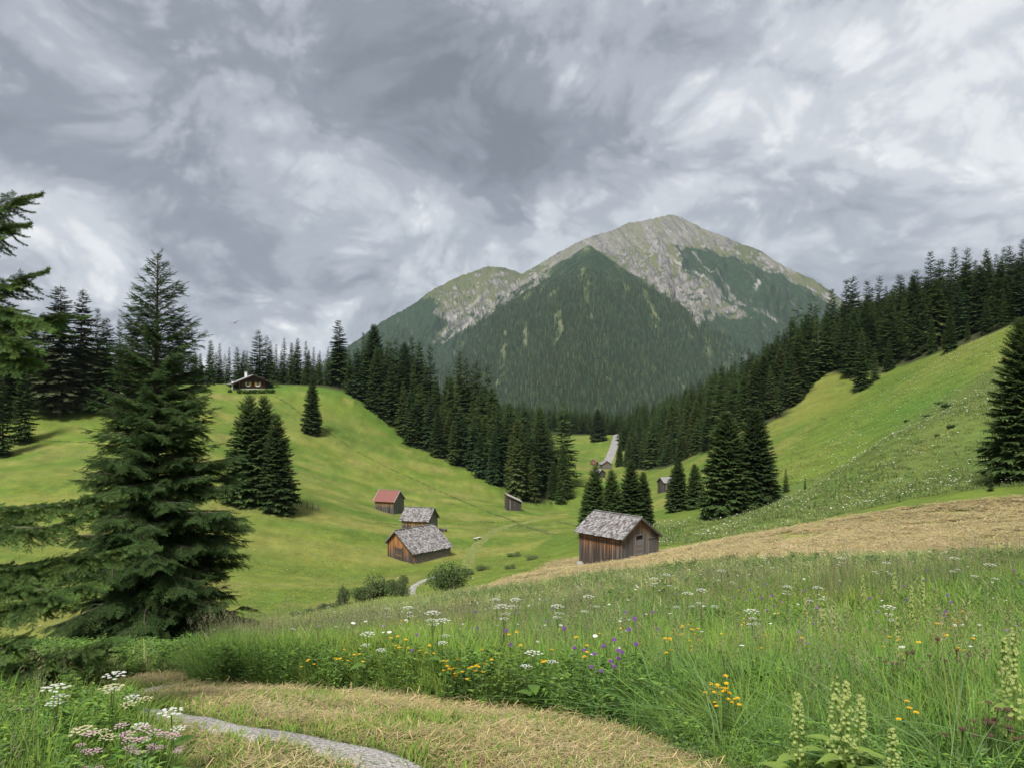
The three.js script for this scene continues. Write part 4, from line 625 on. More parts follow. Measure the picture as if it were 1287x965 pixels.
function sprayGeo(seed, n, needle, wide, per, tipGain = 1.22) {                  // a flat feathered side-branch, 1 long along +x, drooping a little
  const r = rngOf(seed), b = new MB();
  const ax = (s) => [s, -0.10 * s * s + 0.04 * Math.sin(s * 6 + seed), 0.03 * Math.sin(s * 5 + seed)];
  for (let i = 0; i < n; i++) {
    const s = (i + 0.2) / n, p = ax(s), q = ax(Math.min(1, s + 1.15 / n)), t = lerp(0.82, 1.1, r()); shoot(b, p, [q[0] - p[0], q[1] - p[1], q[2] - p[2]], 1.15 / n, needle, Math.ceil(per * 0.6), wide, [t, t, t], r);
    for (const sd of [-1, 1]) { const l = lerp(0.42, 0.14, s) * lerp(0.7, 1.2, r()), a = sd * lerp(0.6, 1.0, r()), t2 = lerp(0.85, 1.12, r()), m = Math.max(1, Math.round(l / 0.16)); for (let k = 0; k < m; k++) { const tip = k === m - 1 ? tipGain : 1, d = [Math.cos(a), -0.28 - 0.12 * r() + (k === m - 1 ? 0.12 : 0), Math.sin(a)]; shoot(b, [p[0] + d[0] * l * k / m, p[1] + d[1] * l * k / m, p[2] + d[2] * l * k / m], d, l / m * 1.05, needle, per, wide, [t2 * tip * 1.02, t2 * tip, t2 * tip * 0.95], r); } }
  }
  shoot(b, ax(1), [1, 0.05, 0], 0.14, needle, per, wide, [tipGain, tipGain * 1.05, tipGain], r);
  return b.geo();
}
function limbGeo(b, pts, r0, r1) { for (let i = 0; i + 1 < pts.length; i++) { const a = pts[i], c = pts[i + 1], d = V3().subVectors(c, a).normalize(), u = V3(-d.z, 0.02, d.x).normalize(), v = V3().crossVectors(d, u), ra = lerp(r0, r1, i / (pts.length - 1)), rb = lerp(r0, r1, (i + 1) / (pts.length - 1)); for (let k = 0; k < 5; k++) { const t = k / 5 * 6.283, t2 = (k + 1) / 5 * 6.283, f = (p, rr, q) => [p.x + (u.x * Math.cos(q) + v.x * Math.sin(q)) * rr, p.y + (u.y * Math.cos(q) + v.y * Math.sin(q)) * rr, p.z + (u.z * Math.cos(q) + v.z * Math.sin(q)) * rr]; b.quad(f(a, ra, t), f(a, ra, t2), f(c, rb, t2), f(c, rb, t)); } } }
// dresses limbs (lists of points) with sprays; returns matrices per variant
function dress(limbs, r, gap, share, nv, minLen, out, hang = 0.35) {
  const M = new THREE.Matrix4(), X = V3(), Y = V3(), Z = V3();
  const put = (p, dir, len, v) => { X.copy(dir).normalize(); Y.set(0, 1, 0); Z.crossVectors(X, Y); if (Z.lengthSq() < 1e-4) Z.set(0, 0, 1); Z.normalize(); const roll = (r() - 0.5) * 1.0; Y.crossVectors(Z, X).normalize(); const c = Math.cos(roll), s = Math.sin(roll), Y2 = Y.clone().multiplyScalar(c).addScaledVector(Z, s), Z2 = V3().crossVectors(X, Y2); M.makeBasis(X.clone().multiplyScalar(len), Y2.multiplyScalar(len), Z2.multiplyScalar(len)).setPosition(p); out[v].push(M.clone()); };
  for (const pts of limbs) {
    const cur = new THREE.CatmullRomCurve3(pts), L = cur.getLength(), n = Math.max(3, Math.round(L / gap));
    for (let i = 0; i < n; i++) {
      const s = lerp(Math.min(0.25, 0.25 / L), 1, (i + r()) / n), p = cur.getPointAt(s), t = cur.getTangentAt(s), sideV = V3(-t.z, 0, t.x).normalize(), len = Math.max(Math.min(minLen, 0.3 * L + 0.04), Math.min(0.8, share * L * (0.35 + 0.65 * Math.pow(1 - s, 0.7)))) * lerp(0.65, 1.15, r());
      for (const sd of [-1, 1]) { const d = t.clone().multiplyScalar(lerp(0.55, 1.0, r())).addScaledVector(sideV, sd * lerp(0.5, 0.95, r())); d.y -= hang * lerp(0.3, 1.2, r()); put(p, d, len, Math.floor(r() * nv)); }
      if (r() < 0.55) { const d = t.clone().addScaledVector(sideV, r() - 0.5); d.y += lerp(-0.9, 0.2, r()); put(p, d, len * 0.7, Math.floor(r() * nv)); }
    }
    const e = cur.getPointAt(1), t = cur.getTangentAt(1); put(e.addScaledVector(t, -0.1), t, Math.max(Math.min(minLen, 0.3 * L + 0.06), Math.min(0.3, 0.4 * L)), Math.floor(r() * nv));
  }
}
function sprays(parent, name, geos, lists, mat, r) { geos.forEach((g, v) => { const im = shadows(new THREE.InstancedMesh(g, mat, lists[v].length)), c = new THREE.Color(); lists[v].forEach((m, i) => { im.setMatrixAt(i, m); const l = lerp(0.75, 1.25, r()); c.setRGB(l * lerp(0.92, 1.12, r()), l, l * lerp(0.85, 1.05, r())); im.setColorAt(i, c); }); im.name = name; im.userData = { kind: 'stuff' }; parent.add(im); }); }
{
  const r = rngOf(2024), base = hit(192, 832, 14), topY = at(186, 318, -base.z).y, H = topY - base.y, limbs = [];
  const g = thing('spruce_tree', 'big bushy spruce beside the gravel path, boughs down to the grass', 'tree');
  g.position.copy(base);
  const bark = new MB();
  for (let y = 0.25; y < H - 0.15;) {
    const t = y / H, n = t > 0.9 ? 4 : t > 0.6 ? 6 : 7, off = r() * 6.28;
    for (let k = 0; k < n; k++) {
      const a = off + (k + 0.6 * (r() - 0.5)) / n * 6.283, R = (2.78 * Math.pow(1 - t, 0.82) + 0.07) * lerp(0.66, 1.15, r()) * (1 + 0.08 * Math.cos(a - 0.3)), up = lerp(-0.10, 0.75, Math.pow(t, 1.5)) + 0.26 * (r() - 0.5), sag = lerp(0.34, 0.05, t), pts = [], m = 6, yb = y + 0.2 * (r() - 0.5);
      for (let i = 0; i <= m; i++) { const s = i / m, bend = 0.08 * Math.sin(s * 3 + k); pts.push(V3(Math.cos(a + bend) * R * s, Math.max(0.08, yb + R * (up * s - sag * s * s * 1.25 + 0.36 * sag * s * s * s + 0.12 * s * s * s)), Math.sin(a + bend) * R * s)); }
      limbs.push(pts); limbGeo(bark, pts, lerp(0.035, 0.012, t), 0.004);
      if (R > 0.8) for (let f = 0; f < (R > 1.6 ? 3 : 2); f++) { const i0 = 2 + Math.floor(r() * 3), p0 = pts[i0], aa = a + (f % 2 ? 1 : -1) * lerp(0.35, 0.9, r()), l2 = R * lerp(0.25, 0.45, r()), sub = []; for (let i = 0; i <= 3; i++) { const s = i / 3; sub.push(V3(p0.x + Math.cos(aa) * l2 * s, Math.max(0.08, p0.y + l2 * (lerp(-0.35, 0.35, r()) * 0.3 * s + lerp(-0.05, 0.2, t) * s - 0.15 * s * s)), p0.z + Math.sin(aa) * l2 * s)); } limbs.push(sub); limbGeo(bark, sub, 0.012, 0.003); }
    }
    y += lerp(0.20, 0.17, t) * lerp(0.8, 1.2, r());
  }
  mesh('trunk', new THREE.CylinderGeometry(0.012, 0.17, H + 0.3, 9).translate(0, H / 2 - 0.15, 0), barkMat, g);
  mesh('limbs', bark.geo(), barkMat, g);
  const geos = [1, 2, 3, 4].map((s) => sprayGeo(s, 7, 0.058, 0.036, 10)), lists = geos.map(() => []);
  dress(limbs, r, 0.125, 0.36, 4, 0.25, lists, 0.5);
  { const m = []; for (let k = 0; k < 14; k++) { const y = H - 0.05 - k * 0.06, a = k * 2.4; limbs.push([V3(0, y, 0), V3(Math.cos(a) * 0.08, y + 0.06, Math.sin(a) * 0.08), V3(Math.cos(a) * (0.12 + k * 0.012), y + 0.13, Math.sin(a) * (0.12 + k * 0.012))]); } dress(limbs.slice(-14), r, 0.09, 0.2, 4, 0.10, lists, -0.2); }

  sprays(g, 'crown', geos, lists, mattM([0.041, 0.076, 0.027], 0.85, { vertexColors: true }), r);
}
// ------------------------------------------------------------------ the spruce whose boughs reach in by the weeds
{
  const r = rngOf(515), [bx, bz] = P(-190, 5.8), by = ground(bx, bz), g = thing('spruce_tree', 'spruce with long pale-tipped boughs hanging over the flowering weeds', 'tree');
  g.position.set(bx, by, bz);
  const limbs = [], bark = new MB(), o = V3(bx, by, bz), loc = (px, py, D) => at(px, py, D).sub(o);
  const boughs = [
    [[-190, 330, 5.8], [-90, 300, 5.5], [-20, 272, 5.2], [18, 252, 5.1]], [[-190, 350, 5.8], [-90, 320, 5.3], [-25, 300, 5.0], [6, 286, 4.9]],
    [[-190, 430, 5.8], [-90, 400, 5.4], [-10, 372, 5.1], [26, 350, 5.0]], [[-190, 440, 5.8], [-80, 410, 5.3], [0, 388, 5.0], [34, 400, 4.9]], [[-190, 460, 5.8], [-90, 440, 5.3], [-20, 420, 5.0], [28, 430, 4.8]],
    [[-190, 470, 5.8], [-90, 440, 5.6], [10, 410, 5.5], [74, 398, 5.4]], [[-190, 480, 5.8], [-90, 460, 5.3], [-20, 446, 5.0], [22, 452, 4.9]],
    [[-190, 640, 5.8], [-90, 640, 5.4], [10, 640, 5.1], [80, 634, 4.9], [122, 625, 4.8]], [[-190, 650, 5.8], [-90, 655, 5.3], [0, 662, 5.0], [58, 664, 4.8], [100, 650, 4.8]],
    [[-190, 720, 5.8], [-90, 720, 5.4], [0, 716, 5.1], [90, 703, 4.9], [160, 690, 4.8]], [[-190, 735, 5.8], [-80, 738, 5.3], [0, 738, 5.0], [70, 742, 4.8], [100, 738, 4.7]],
    [[-190, 760, 5.8], [-90, 770, 5.2], [-20, 770, 4.9], [30, 758, 4.7], [62, 752, 4.6]], [[-190, 800, 5.8], [-90, 810, 5.1], [-40, 812, 4.8], [14, 805, 4.6]],
    [[-190, 890, 5.8], [-90, 885, 5.2], [-10, 868, 4.9], [70, 836, 4.8], [122, 812, 4.7]], [[-190, 905, 5.8], [-90, 905, 5.1], [-10, 893, 4.8], [50, 872, 4.7], [95, 862, 4.7]], [[-190, 920, 5.8], [-100, 925, 5.0], [-30, 915, 4.7], [30, 905, 4.6]], [[-190, 850, 5.8], [-70, 850, 5.0], [20, 838, 4.7], [88, 822, 4.6]], [[-190, 880, 5.8], [-70, 888, 4.9], [20, 884, 4.6], [76, 878, 4.5]], [[-190, 870, 5.8], [-80, 872, 5.3], [10, 858, 5.1], [60, 850, 5.0]],
  ];
  for (const bgh of boughs) { const pts = bgh.map(([px, py, D]) => loc(px, Math.min(py, 900), D)); limbs.push(pts); limbGeo(bark, pts, 0.016, 0.004); }
  const own = limbs.slice();
  const H = 9.2;
  for (let y = 0.4; y < H - 0.2; y += 0.3) { const t = y / H, n = 6, off = r() * 6.28; for (let k = 0; k < n; k++) { const a = off + k / n * 6.283, ca = Math.cos(a), sa = Math.sin(a); if (ca > -0.35 && !(ca < 0.25 && sa > 0.4)) continue; const R = 2.0 * Math.pow(1 - t, 0.7) * lerp(0.7, 1.1, r()), pts = []; for (let i = 0; i <= 5; i++) { const s = i / 5; pts.push(V3(ca * R * s, y + R * (lerp(0.05, 0.6, t) * s - 0.25 * s * s), sa * R * s)); } limbs.push(pts); limbGeo(bark, pts, 0.025, 0.004); } }
  mesh('trunk', new THREE.CylinderGeometry(0.015, 0.15, H + 0.3, 9).translate(0, H / 2 - 0.15, 0), barkMat, g); mesh('limbs', bark.geo(), barkMat, g);
  const fine = [5, 6, 7].map((s) => sprayGeo(s, 6, 0.075, 0.017, 34, 1.45)), fl = fine.map(() => []);
  dress(own, r, 0.055, 0.12, 3, 0.17, fl, 0.70); dress(own, r, 0.06, 0.09, 3, 0.14, fl, -0.25);
  sprays(g, 'crown', fine, fl, leafMat([0.072, 0.122, 0.038], 0.2, { vertexColors: true }), r);
  const rest = [8, 9].map((s) => sprayGeo(s, 6, 0.05, 0.03, 9)), rl = rest.map(() => []); dress(limbs.slice(own.length), r, 0.2, 0.3, 2, 0.2, rl, 0.4); sprays(g, 'crown', rest, rl, mattM([0.041, 0.076, 0.027], 0.85, { vertexColors: true }), r);
  const cone = new THREE.LatheGeometry([[0.002, 0], [0.014, 0.012], [0.018, 0.04], [0.015, 0.075], [0.002, 0.1]].map(([a, b]) => new THREE.Vector2(a, -b)), 10), p = loc(35, 401, 4.9); mesh('cone', cone, std([0.20, 0.085, 0.05], 0.8), g).position.copy(p);

}
// ------------------------------------------------------------------ grass, herbs, hay
function blade(b, x, z, h, w, dir, lean, col, y0 = 0) {         // a bent tapering leaf
  const dx = Math.cos(dir), dz = Math.sin(dir), px = -dz * w / 2, pz = dx * w / 2, at2 = (s) => { const o = lean * h * s * s; return [x + dx * o, y0 + h * s * (1 - 0.45 * Math.min(1, lean) * s), z + dz * o]; };
  const p0 = at2(0), p1 = at2(0.4), p2 = at2(0.75), p3 = at2(1);
  const L = (p, k) => [p[0] - px * k, p[1], p[2] - pz * k], R = (p, k) => [p[0] + px * k, p[1], p[2] + pz * k], c2 = [col[0] * 1.06, col[1] * 1.04, col[2]];
  b.quad(L(p0, 0.8), R(p0, 0.8), R(p1, 1), L(p1, 1), col); b.quad(L(p1, 1), R(p1, 1), R(p2, 0.7), L(p2, 0.7), col); b.tri(L(p2, 0.7), R(p2, 0.7), p3, c2);
}
function tuft(seed, n, h0, h1, w, lean, spread, cols) { const r = rngOf(seed), b = new MB(); for (let i = 0; i < n; i++) { const a = r() * 6.28, d = Math.sqrt(r()) * spread, c = cols[Math.floor(r() * cols.length)], t = lerp(0.8, 1.2, r()); blade(b, Math.cos(a) * d, Math.sin(a) * d, lerp(h0, h1, r()), w * lerp(0.7, 1.3, r()), a + (r() - 0.5) * 2, lean * lerp(0.3, 1.4, r()), [c[0] * t, c[1] * t, c[2] * t]); } return b.geo(); }
function stalks(seed, n, h0, h1, stem, head, headLen, thick) {    // flowering grass: thin culms with loose panicles
  const r = rngOf(seed), b = new MB();
  for (let i = 0; i < n; i++) {
    const a = r() * 6.28, d = Math.sqrt(r()) * 0.10, h = lerp(h0, h1, r()), dir = r() * 6.28, ln = lerp(0.05, 0.3, r()), x = Math.cos(a) * d, z = Math.sin(a) * d, ex = x + Math.cos(dir) * ln * h, ez = z + Math.sin(dir) * ln * h, t = lerp(0.8, 1.2, r());
    const sx = -Math.sin(dir) * thick, sz = Math.cos(dir) * thick, mx = lerp(x, ex, 0.35), mz = lerp(z, ez, 0.35);
    b.quad([x - sx, 0, z - sz], [x + sx, 0, z + sz], [mx + sx, h * 0.55, mz + sz], [mx - sx, h * 0.55, mz - sz], stem); b.tri([mx - sx, h * 0.55, mz - sz], [mx + sx, h * 0.55, mz + sz], [ex, h, ez], stem);
    const hc = head.map((q) => q * t); for (let k = 0; k < 9; k++) { const s = k / 9, py = h - headLen * s, q = 1 - s * headLen / h, cx = lerp(mx, ex, clamp((q - 0.55) / 0.45)), cz = lerp(mz, ez, clamp((q - 0.55) / 0.45)), aa = k * 2.4, l = headLen * (0.10 + 0.16 * s); b.tri([cx, py, cz], [cx + Math.cos(aa) * l, py + l * 0.7, cz + Math.sin(aa) * l], [cx + Math.cos(aa + 0.35) * l * 0.6, py + l * 0.25, cz + Math.sin(aa + 0.35) * l * 0.6], hc); }
    blade(b, x, z, h * 0.5, thick * 4, dir + 2, 0.8, [stem[0] * 0.8, stem[1], stem[2]]);
  }
  return b.geo();
}
function herb(seed, n, h, leaf, cols) {                      // leafy stems
  const r = rngOf(seed), b = new MB();
  for (let i = 0; i < n; i++) {
    const a = r() * 6.28, d = r() * 0.12, y = h * lerp(0.15, 1, r()), l = leaf * lerp(0.6, 1.2, r()), w = l * 0.22, x = Math.cos(a) * d, z = Math.sin(a) * d, dir = r() * 6.28, dx = Math.cos(dir), dz = Math.sin(dir), up = lerp(-0.3, 0.6, r()), c = cols[Math.floor(r() * cols.length)], t = lerp(0.8, 1.2, r()), col = [c[0] * t, c[1] * t, c[2] * t];
    const m = [x + dx * l * 0.45, y + l * up * 0.5, z + dz * l * 0.45], e = [x + dx * l, y + l * up * 0.6, z + dz * l];
    b.tri([x, y, z], [m[0] - dz * w, m[1] + w * 0.3, m[2] + dx * w], e, col); b.tri([x, y, z], e, [m[0] + dz * w, m[1] + w * 0.3, m[2] - dx * w], col);
    if (i % 4 === 0) b.tri([x - 0.004, 0, z], [x + 0.004, 0, z], [x, y, z], [c[0], c[1] * 0.9, c[2]]);
  }
  return b.geo();
}
const G = { green: [0.130, 0.238, 0.044], deep: [0.088, 0.176, 0.040], yellow: [0.215, 0.275, 0.066], blue: [0.125, 0.205, 0.075], dry: [0.33, 0.27, 0.13], fresh: [0.180, 0.290, 0.048], pale: [0.27, 0.285, 0.13] };
const grassMat = leafMat([1, 1, 1], 0.3, { vertexColors: true }), strawMat = mattM([1, 1, 1], 0.9, { vertexColors: true });
const M4 = new THREE.Matrix4(), QQ = new THREE.Quaternion(), UPV = V3(0, 1, 0), EU = new THREE.Euler();
function scatter(name, label, geos, mat, spots, seed, category = 'grass') {       // spots: [x, z, size, tint?]
  const r = rngOf(seed), per = geos.map(() => []);
  for (const s of spots) per[Math.floor(r() * geos.length)].push(s);
  const top = geos.length > 1 ? new THREE.Group() : null;
  if (top) { top.name = numbered(name); tag(top, label, category, null, 'stuff'); scene.add(top); }
  geos.forEach((g, k) => {
    if (!per[k].length) return;
    const im = shadows(new THREE.InstancedMesh(g, mat, per[k].length)), c = new THREE.Color();
    per[k].forEach(([x, z, s, tint], i) => { EU.set((r() - 0.5) * 0.25, r() * 6.28, (r() - 0.5) * 0.25); QQ.setFromEuler(EU); const q = s * lerp(0.9, 1.1, r()); M4.compose(V3(x, ground(x, z) - 0.01, z), QQ, V3(s, q, s)); im.setMatrixAt(i, M4); const l = lerp(0.82, 1.18, r()); if (tint) c.setRGB(tint[0] * l, tint[1] * l, tint[2] * l); else c.setRGB(l * lerp(0.92, 1.1, r()), l, l * lerp(0.85, 1.1, r())); im.setColorAt(i, c); });
    im.name = top ? 'tufts' : numbered(name); if (top) { im.userData = { kind: 'stuff' }; top.add(im); } else { tag(im, label, category, null, 'stuff'); scene.add(im); }
  });
}
// random places inside a plot: bands of distance with their own density
function sow(poly, bands, seed, accept, pxA = -120, pxB = 1420) {
  const r = rngOf(seed), out = [], ka = (pxA - CX) / FOC, kb = (pxB - CX) / FOC;
  for (const [d0, d1, dens, size] of bands) { const n = Math.round((kb - ka) * (d1 * d1 - d0 * d0) / 2 * dens); for (let i = 0; i < n; i++) { const D = Math.sqrt(lerp(d0 * d0, d1 * d1, r())), x = lerp(ka, kb, r()) * D, z = -D; if (poly && !inside(poly, x, z)) continue; const k = accept ? accept(x, z, D, r) : 1; if (!k) continue; out.push([x, z, size * lerp(0.75, 1.25, r()) * (k.s || 1), k.c]); } }
  return out;
}
const leafy = [1, 2, 3, 4].map((s) => tuft(s, 18, 0.28, 0.62, 0.009, 0.65, 0.10, [G.green, G.green, G.deep, G.fresh, G.fresh, G.yellow])), leafyFar = [5, 6].map((s) => tuft(s, 12, 0.3, 0.62, 0.022, 0.65, 0.16, [G.green, G.deep, G.yellow, G.pale, G.fresh]));
const flop = [7, 8].map((s) => tuft(s, 16, 0.5, 0.85, 0.009, 1.5, 0.08, [G.blue, G.deep, G.green]));
const seedy = [1, 2, 3].map((s) => stalks(s, 7, 0.55, 0.95, [0.18, 0.23, 0.08], [0.27, 0.24, 0.15], 0.12, 0.0018)), seedyFar = [4, 5].map((s) => stalks(s, 7, 0.55, 0.9, [0.20, 0.23, 0.09], [0.27, 0.235, 0.15], 0.14, 0.004));
const herbs = [1, 2, 3].map((s) => herb(s, 80, 0.42, 0.058, [G.green, G.deep, G.fresh, G.blue])), herbsFar = [4, 5].map((s) => herb(s, 40, 0.48, 0.10, [G.green, G.deep, G.blue]));
const dry = (x, z) => fbm(x * 0.16 + 70, z * 0.16, 3);
const tone = (x, z) => { const a = fbm(x * 0.33 + 12, z * 0.33, 3), b = fbm(x * 0.9 + 44, z * 0.9, 2); return [0.97 + 0.40 * a + 0.15 * b, 1 + 0.18 * a + 0.2 * b, 1 - 0.1 * a + 0.2 * b]; };
const edgeD = (x, z) => edgeDist(nearEdge, x, z);
const size = (x, z, D) => lerp(0.5, 1, smooth(0, 0.6, edgeD(x, z))) * lerp(0.5, 1, smooth(3, 6, D));
scatter('tall_grass', 'tall lush green grass of the unmown meadow bank', leafy, grassMat, sow(TALL, [[2.3, 5, 240, 1], [5, 9, 150, 1], [9, 16, 60, 1.05]], 1, (x, z, D) => ({ s: size(x, z, D), c: tone(x, z) })), 11);
scatter('tall_grass', 'tall meadow grass on the crest of the unmown bank', leafyFar, grassMat, sow(TALL, [[9, 16, 40, 0.95], [16, 26, 42, 1], [26, 42, 26, 1.05]], 2, (x, z) => ({ c: tone(x, z) })), 12);
scatter('drooping_grass', 'long bluish drooping grass blades along the bank edge', flop, grassMat, sow(TALL, [[2.3, 6, 14, 0.7], [6, 10, 7, 0.75]], 3, (x, z, D, r) => x > 0.3 && (edgeD(x, z) < 0.7 || r() < 0.3)), 13);
scatter('flowering_grass', 'brownish flowering grass stalks standing above the meadow', seedy, grassMat, sow(TALL, [[2.5, 5, 14, 0.8], [5, 9, 22, 0.9], [9, 16, 16, 0.95]], 4, (x, z, D, r) => dry(x, z) > -0.25 + 0.4 * r() - 0.3 && edgeD(x, z) > 0.5 && { s: 1 }), 14);
scatter('flowering_grass', 'haze of pale brown seed heads on the far meadow bank', seedyFar, grassMat, sow(TALL, [[12, 20, 6, 0.95], [20, 42, 3.5, 0.95]], 5, (x, z, D, r) => dry(x, z) > -0.35 * r()), 15);
scatter('meadow_herbs', 'broad-leaved green meadow herbs among the tall grass', herbs, grassMat, sow(TALL, [[2.3, 5, 60, 0.85], [5, 9, 45, 0.95], [9, 16, 26, 1]], 6, (x, z, D, r) => fbm(x * 0.5 + 9, z * 0.5, 2) > -0.1 - 0.3 * r() && { s: lerp(0.55, 1, smooth(3, 6, D)) }), 16);
scatter('meadow_herbs', 'leafy herb clumps on the far part of the bank', herbsFar, grassMat, sow(TALL, [[14, 24, 14, 1.05], [24, 42, 8, 1.1]], 7, (x, z) => fbm(x * 0.3 + 9, z * 0.3, 2) > 0), 17);
// weeds before the near spruce
scatter('roadside_grass', 'rank green grass growing between spruce and path', leafy, grassMat, sow(WEEDS, [[2.2, 9, 300, 0.5]], 8, (x, z) => edgeDist(footpath, x, z) > 0.3, -420, 420), 18);
scatter('roadside_herbs', 'leafy weeds growing between spruce and path', herbs, grassMat, sow(WEEDS, [[2.2, 9, 130, 0.58]], 9, (x, z) => edgeDist(footpath, x, z) > 0.35, -420, 420), 19);
scatter('roadside_stalks', 'thin flowering stalks among the weeds', seedy, grassMat, sow(WEEDS, [[2.6, 8, 12, 0.6]], 10, (x, z) => edgeDist(footpath, x, z) > 0.35, -420, 420), 20);
// slope round the big spruce and down to the valley
const SKIRT = [P(-400, 8), P(60, 8.5), P(200, 10), P(240, 9), P(262, 13), P(300, 18), P(330, 23), P(400, 29), P(450, 34), P(560, 39), P(600, 52), P(420, 60), P(200, 55), P(-400, 45)];
scatter('slope_grass', 'uncut grass on the shaded slope around the big spruce', leafyFar, grassMat, sow(SKIRT, [[8, 16, 40, 0.7], [16, 30, 26, 0.8], [30, 62, 9, 0.9]], 21, (x, z, D, r) => edgeDist(footpath, x, z) > 0.35, -420, 620), 21);
scatter('slope_herbs', 'dark leafy herbs round the foot of the big spruce', herbs, grassMat, sow(SKIRT, [[8, 16, 30, 1.0], [16, 26, 16, 1.2]], 22, (x, z, D) => edgeDist(footpath, x, z) > 0.4, -420, 420), 22);
// short grass and cut hay on the mown strip
const short = [1, 2, 3].map((s) => tuft(s + 40, 16, 0.035, 0.085, 0.006, 0.9, 0.05, [G.yellow, G.green, G.fresh, [0.22, 0.22, 0.07]]));
const straw = (seed, n, len, w, spread, hump) => { const r = rngOf(seed), b = new MB(); for (let i = 0; i < n; i++) { const a = r() * 6.28, x = (r() - 0.5) * spread, z = (r() - 0.5) * spread, l = len * lerp(0.4, 1, r()), y = 0.006 + hump * r(), dy = (r() - 0.4) * 0.25 * l, t = lerp(0.65, 1.2, r()), q = r(), c = q < 0.75 ? [0.40 * t, 0.32 * t, 0.17 * t] : q < 0.9 ? [0.26 * t, 0.24 * t, 0.09 * t] : [0.20 * t, 0.14 * t, 0.08 * t], dx = Math.cos(a) * l / 2, dz = Math.sin(a) * l / 2, px = -Math.sin(a) * w / 2, pz = Math.cos(a) * w / 2; b.quad([x - dx - px, y, z - dz - pz], [x - dx + px, y, z - dz + pz], [x + dx + px, y + dy + 0.01, z + dz + pz], [x + dx - px, y + dy + 0.01, z + dz - pz], c); } return b.geo(); };
const strawNear = [1, 2].map((s) => straw(s, 44, 0.085, 0.0028, 0.24, 0.03)), strawFar = [3, 4, 5].map((s) => straw(s, 26, 0.5, 0.028, 0.9, 0.09));
const offPath = (x, z, k) => edgeDist(footpath, x, z) > k;
scatter('mown_grass', 'short yellow-green grass of the mown strip', short, grassMat, sow(MOWN, [[2.2, 4.5, 380, 0.9], [4.5, 11, 210, 1.1]], 31, (x, z, D, r) => offPath(x, z, 0.07 + 0.13 * r())), 31);
scatter('cut_hay', 'dry cut hay lying on the mown strip', strawNear, strawMat, sow(MOWN, [[2.2, 5, 270, 1], [5, 11, 140, 1.2]], 32, (x, z, D, r) => offPath(x, z, 0.26) && fbm(x * 0.9 + 5, z * 0.9, 3) + 0.35 * smooth(1.3, 0.1, edgeD(x, z)) > 0.05 * r() - 0.16), 32, 'hay');
scatter('hay', 'dry cut hay spread over the mown field', strawFar, strawMat, sow(HAY, [[24, 40, 16, 0.75], [40, 60, 11, 1], [60, 90, 7, 1.15]], 33, (x, z) => fbm(x * 0.22, z * 0.22 + 40, 4) < 0.32), 33, 'hay');
scatter('stubble_grass', 'green grass regrowing through the cut hay', leafyFar, grassMat, sow(HAY, [[24, 45, 5, 0.28], [45, 90, 2.5, 0.4]], 34, (x, z) => fbm(x * 0.22, z * 0.22 + 40, 4) > -0.05), 34);
// the flower slope and the valley
const slopeT = [1, 2].map((s) => tuft(s + 60, 14, 0.12, 0.42, 0.045, 0.8, 0.45, [G.fresh, G.green, G.pale, G.pale, [0.21, 0.22, 0.11]]));
scatter('slope_grass', 'tall pale grass covering the flower slope', slopeT, grassMat, sow(FLOWERSLOPE, [[50, 80, 5, 0.9], [80, 130, 3.2, 1]], 41, (x, z, D, r) => fbm(x * 0.11 + 5, z * 0.11, 3) > 0.7 * (r() - 0.75) && { s: lerp(1, 0.5, smooth(95, 122, D)) }), 41);
scatter('slope_herbs', 'darker herb patches on the flower slope', herbsFar, grassMat, sow(FLOWERSLOPE, [[50, 105, 1.6, 0.9]], 42, (x, z) => fbm(x * 0.07 + 3, z * 0.07, 3) > 0.08), 42);
const UPPER = [P(840, 165), P(900, 108), P(1000, 110), P(1100, 108), P(1180, 118), P(1287, 118), P(1400, 120), P(1400, 140), P(1290, 147), P(1190, 163), P(1060, 186), P(990, 186), P(900, 210), P(840, 235)];
scatter('slope_grass', 'shorter yellowish grass of the upper hillside below the wood', [3, 4].map((s) => tuft(s + 60, 12, 0.08, 0.26, 0.06, 0.9, 0.6, [G.yellow, G.fresh, G.pale])), grassMat, sow(UPPER, [[100, 240, 0.9, 1.1]], 45, (x, z, D, r) => fbm(x * 0.06 + 9, z * 0.06, 3) > 0.8 * (r() - 0.6)), 45);
const meadowT = [1, 2].map((s) => tuft(s + 80, 10, 0.04, 0.13, 0.05, 1.2, 0.5, [G.yellow, G.yellow, G.fresh, [0.21, 0.22, 0.06]]));
scatter('meadow_grass', 'grass of the valley meadow', meadowT, grassMat, sow(null, [[45, 75, 4, 1], [75, 120, 2, 1.1]], 43, (x, z, D, r) => r() < smooth(120, 70, D) + 0.1 && fbm(x * 0.08, z * 0.12, 3) > -0.2 && !inside(HAY, x, z) && !inside(FLOWERSLOPE, x, z) && !inside(SKIRT, x, z), -60, 780), 43);
{
  const r = rngOf(44), spots = []; for (const l of ditches) for (let i = 0; i + 1 < l.length; i++) { const [a, b] = l[i], [c, d] = l[i + 1], n = Math.ceil(Math.hypot(c - a, d - b) * 7); for (let k = 0; k < n; k++) { const t = r(), w = (r() - 0.5) * 0.9; if (noise(a * 0.05 + t * 3, b * 0.1) < -0.25) continue; spots.push([lerp(a, c, t) + w, lerp(b, d, t) + w * 0.5, lerp(0.4, 0.8, r()), [0.85, 0.84, 0.95]]); } }
  scatter('uncut_strip', 'dark uncut grass strips along the terrace edges of the meadow', slopeT, grassMat, spots, 44);
}
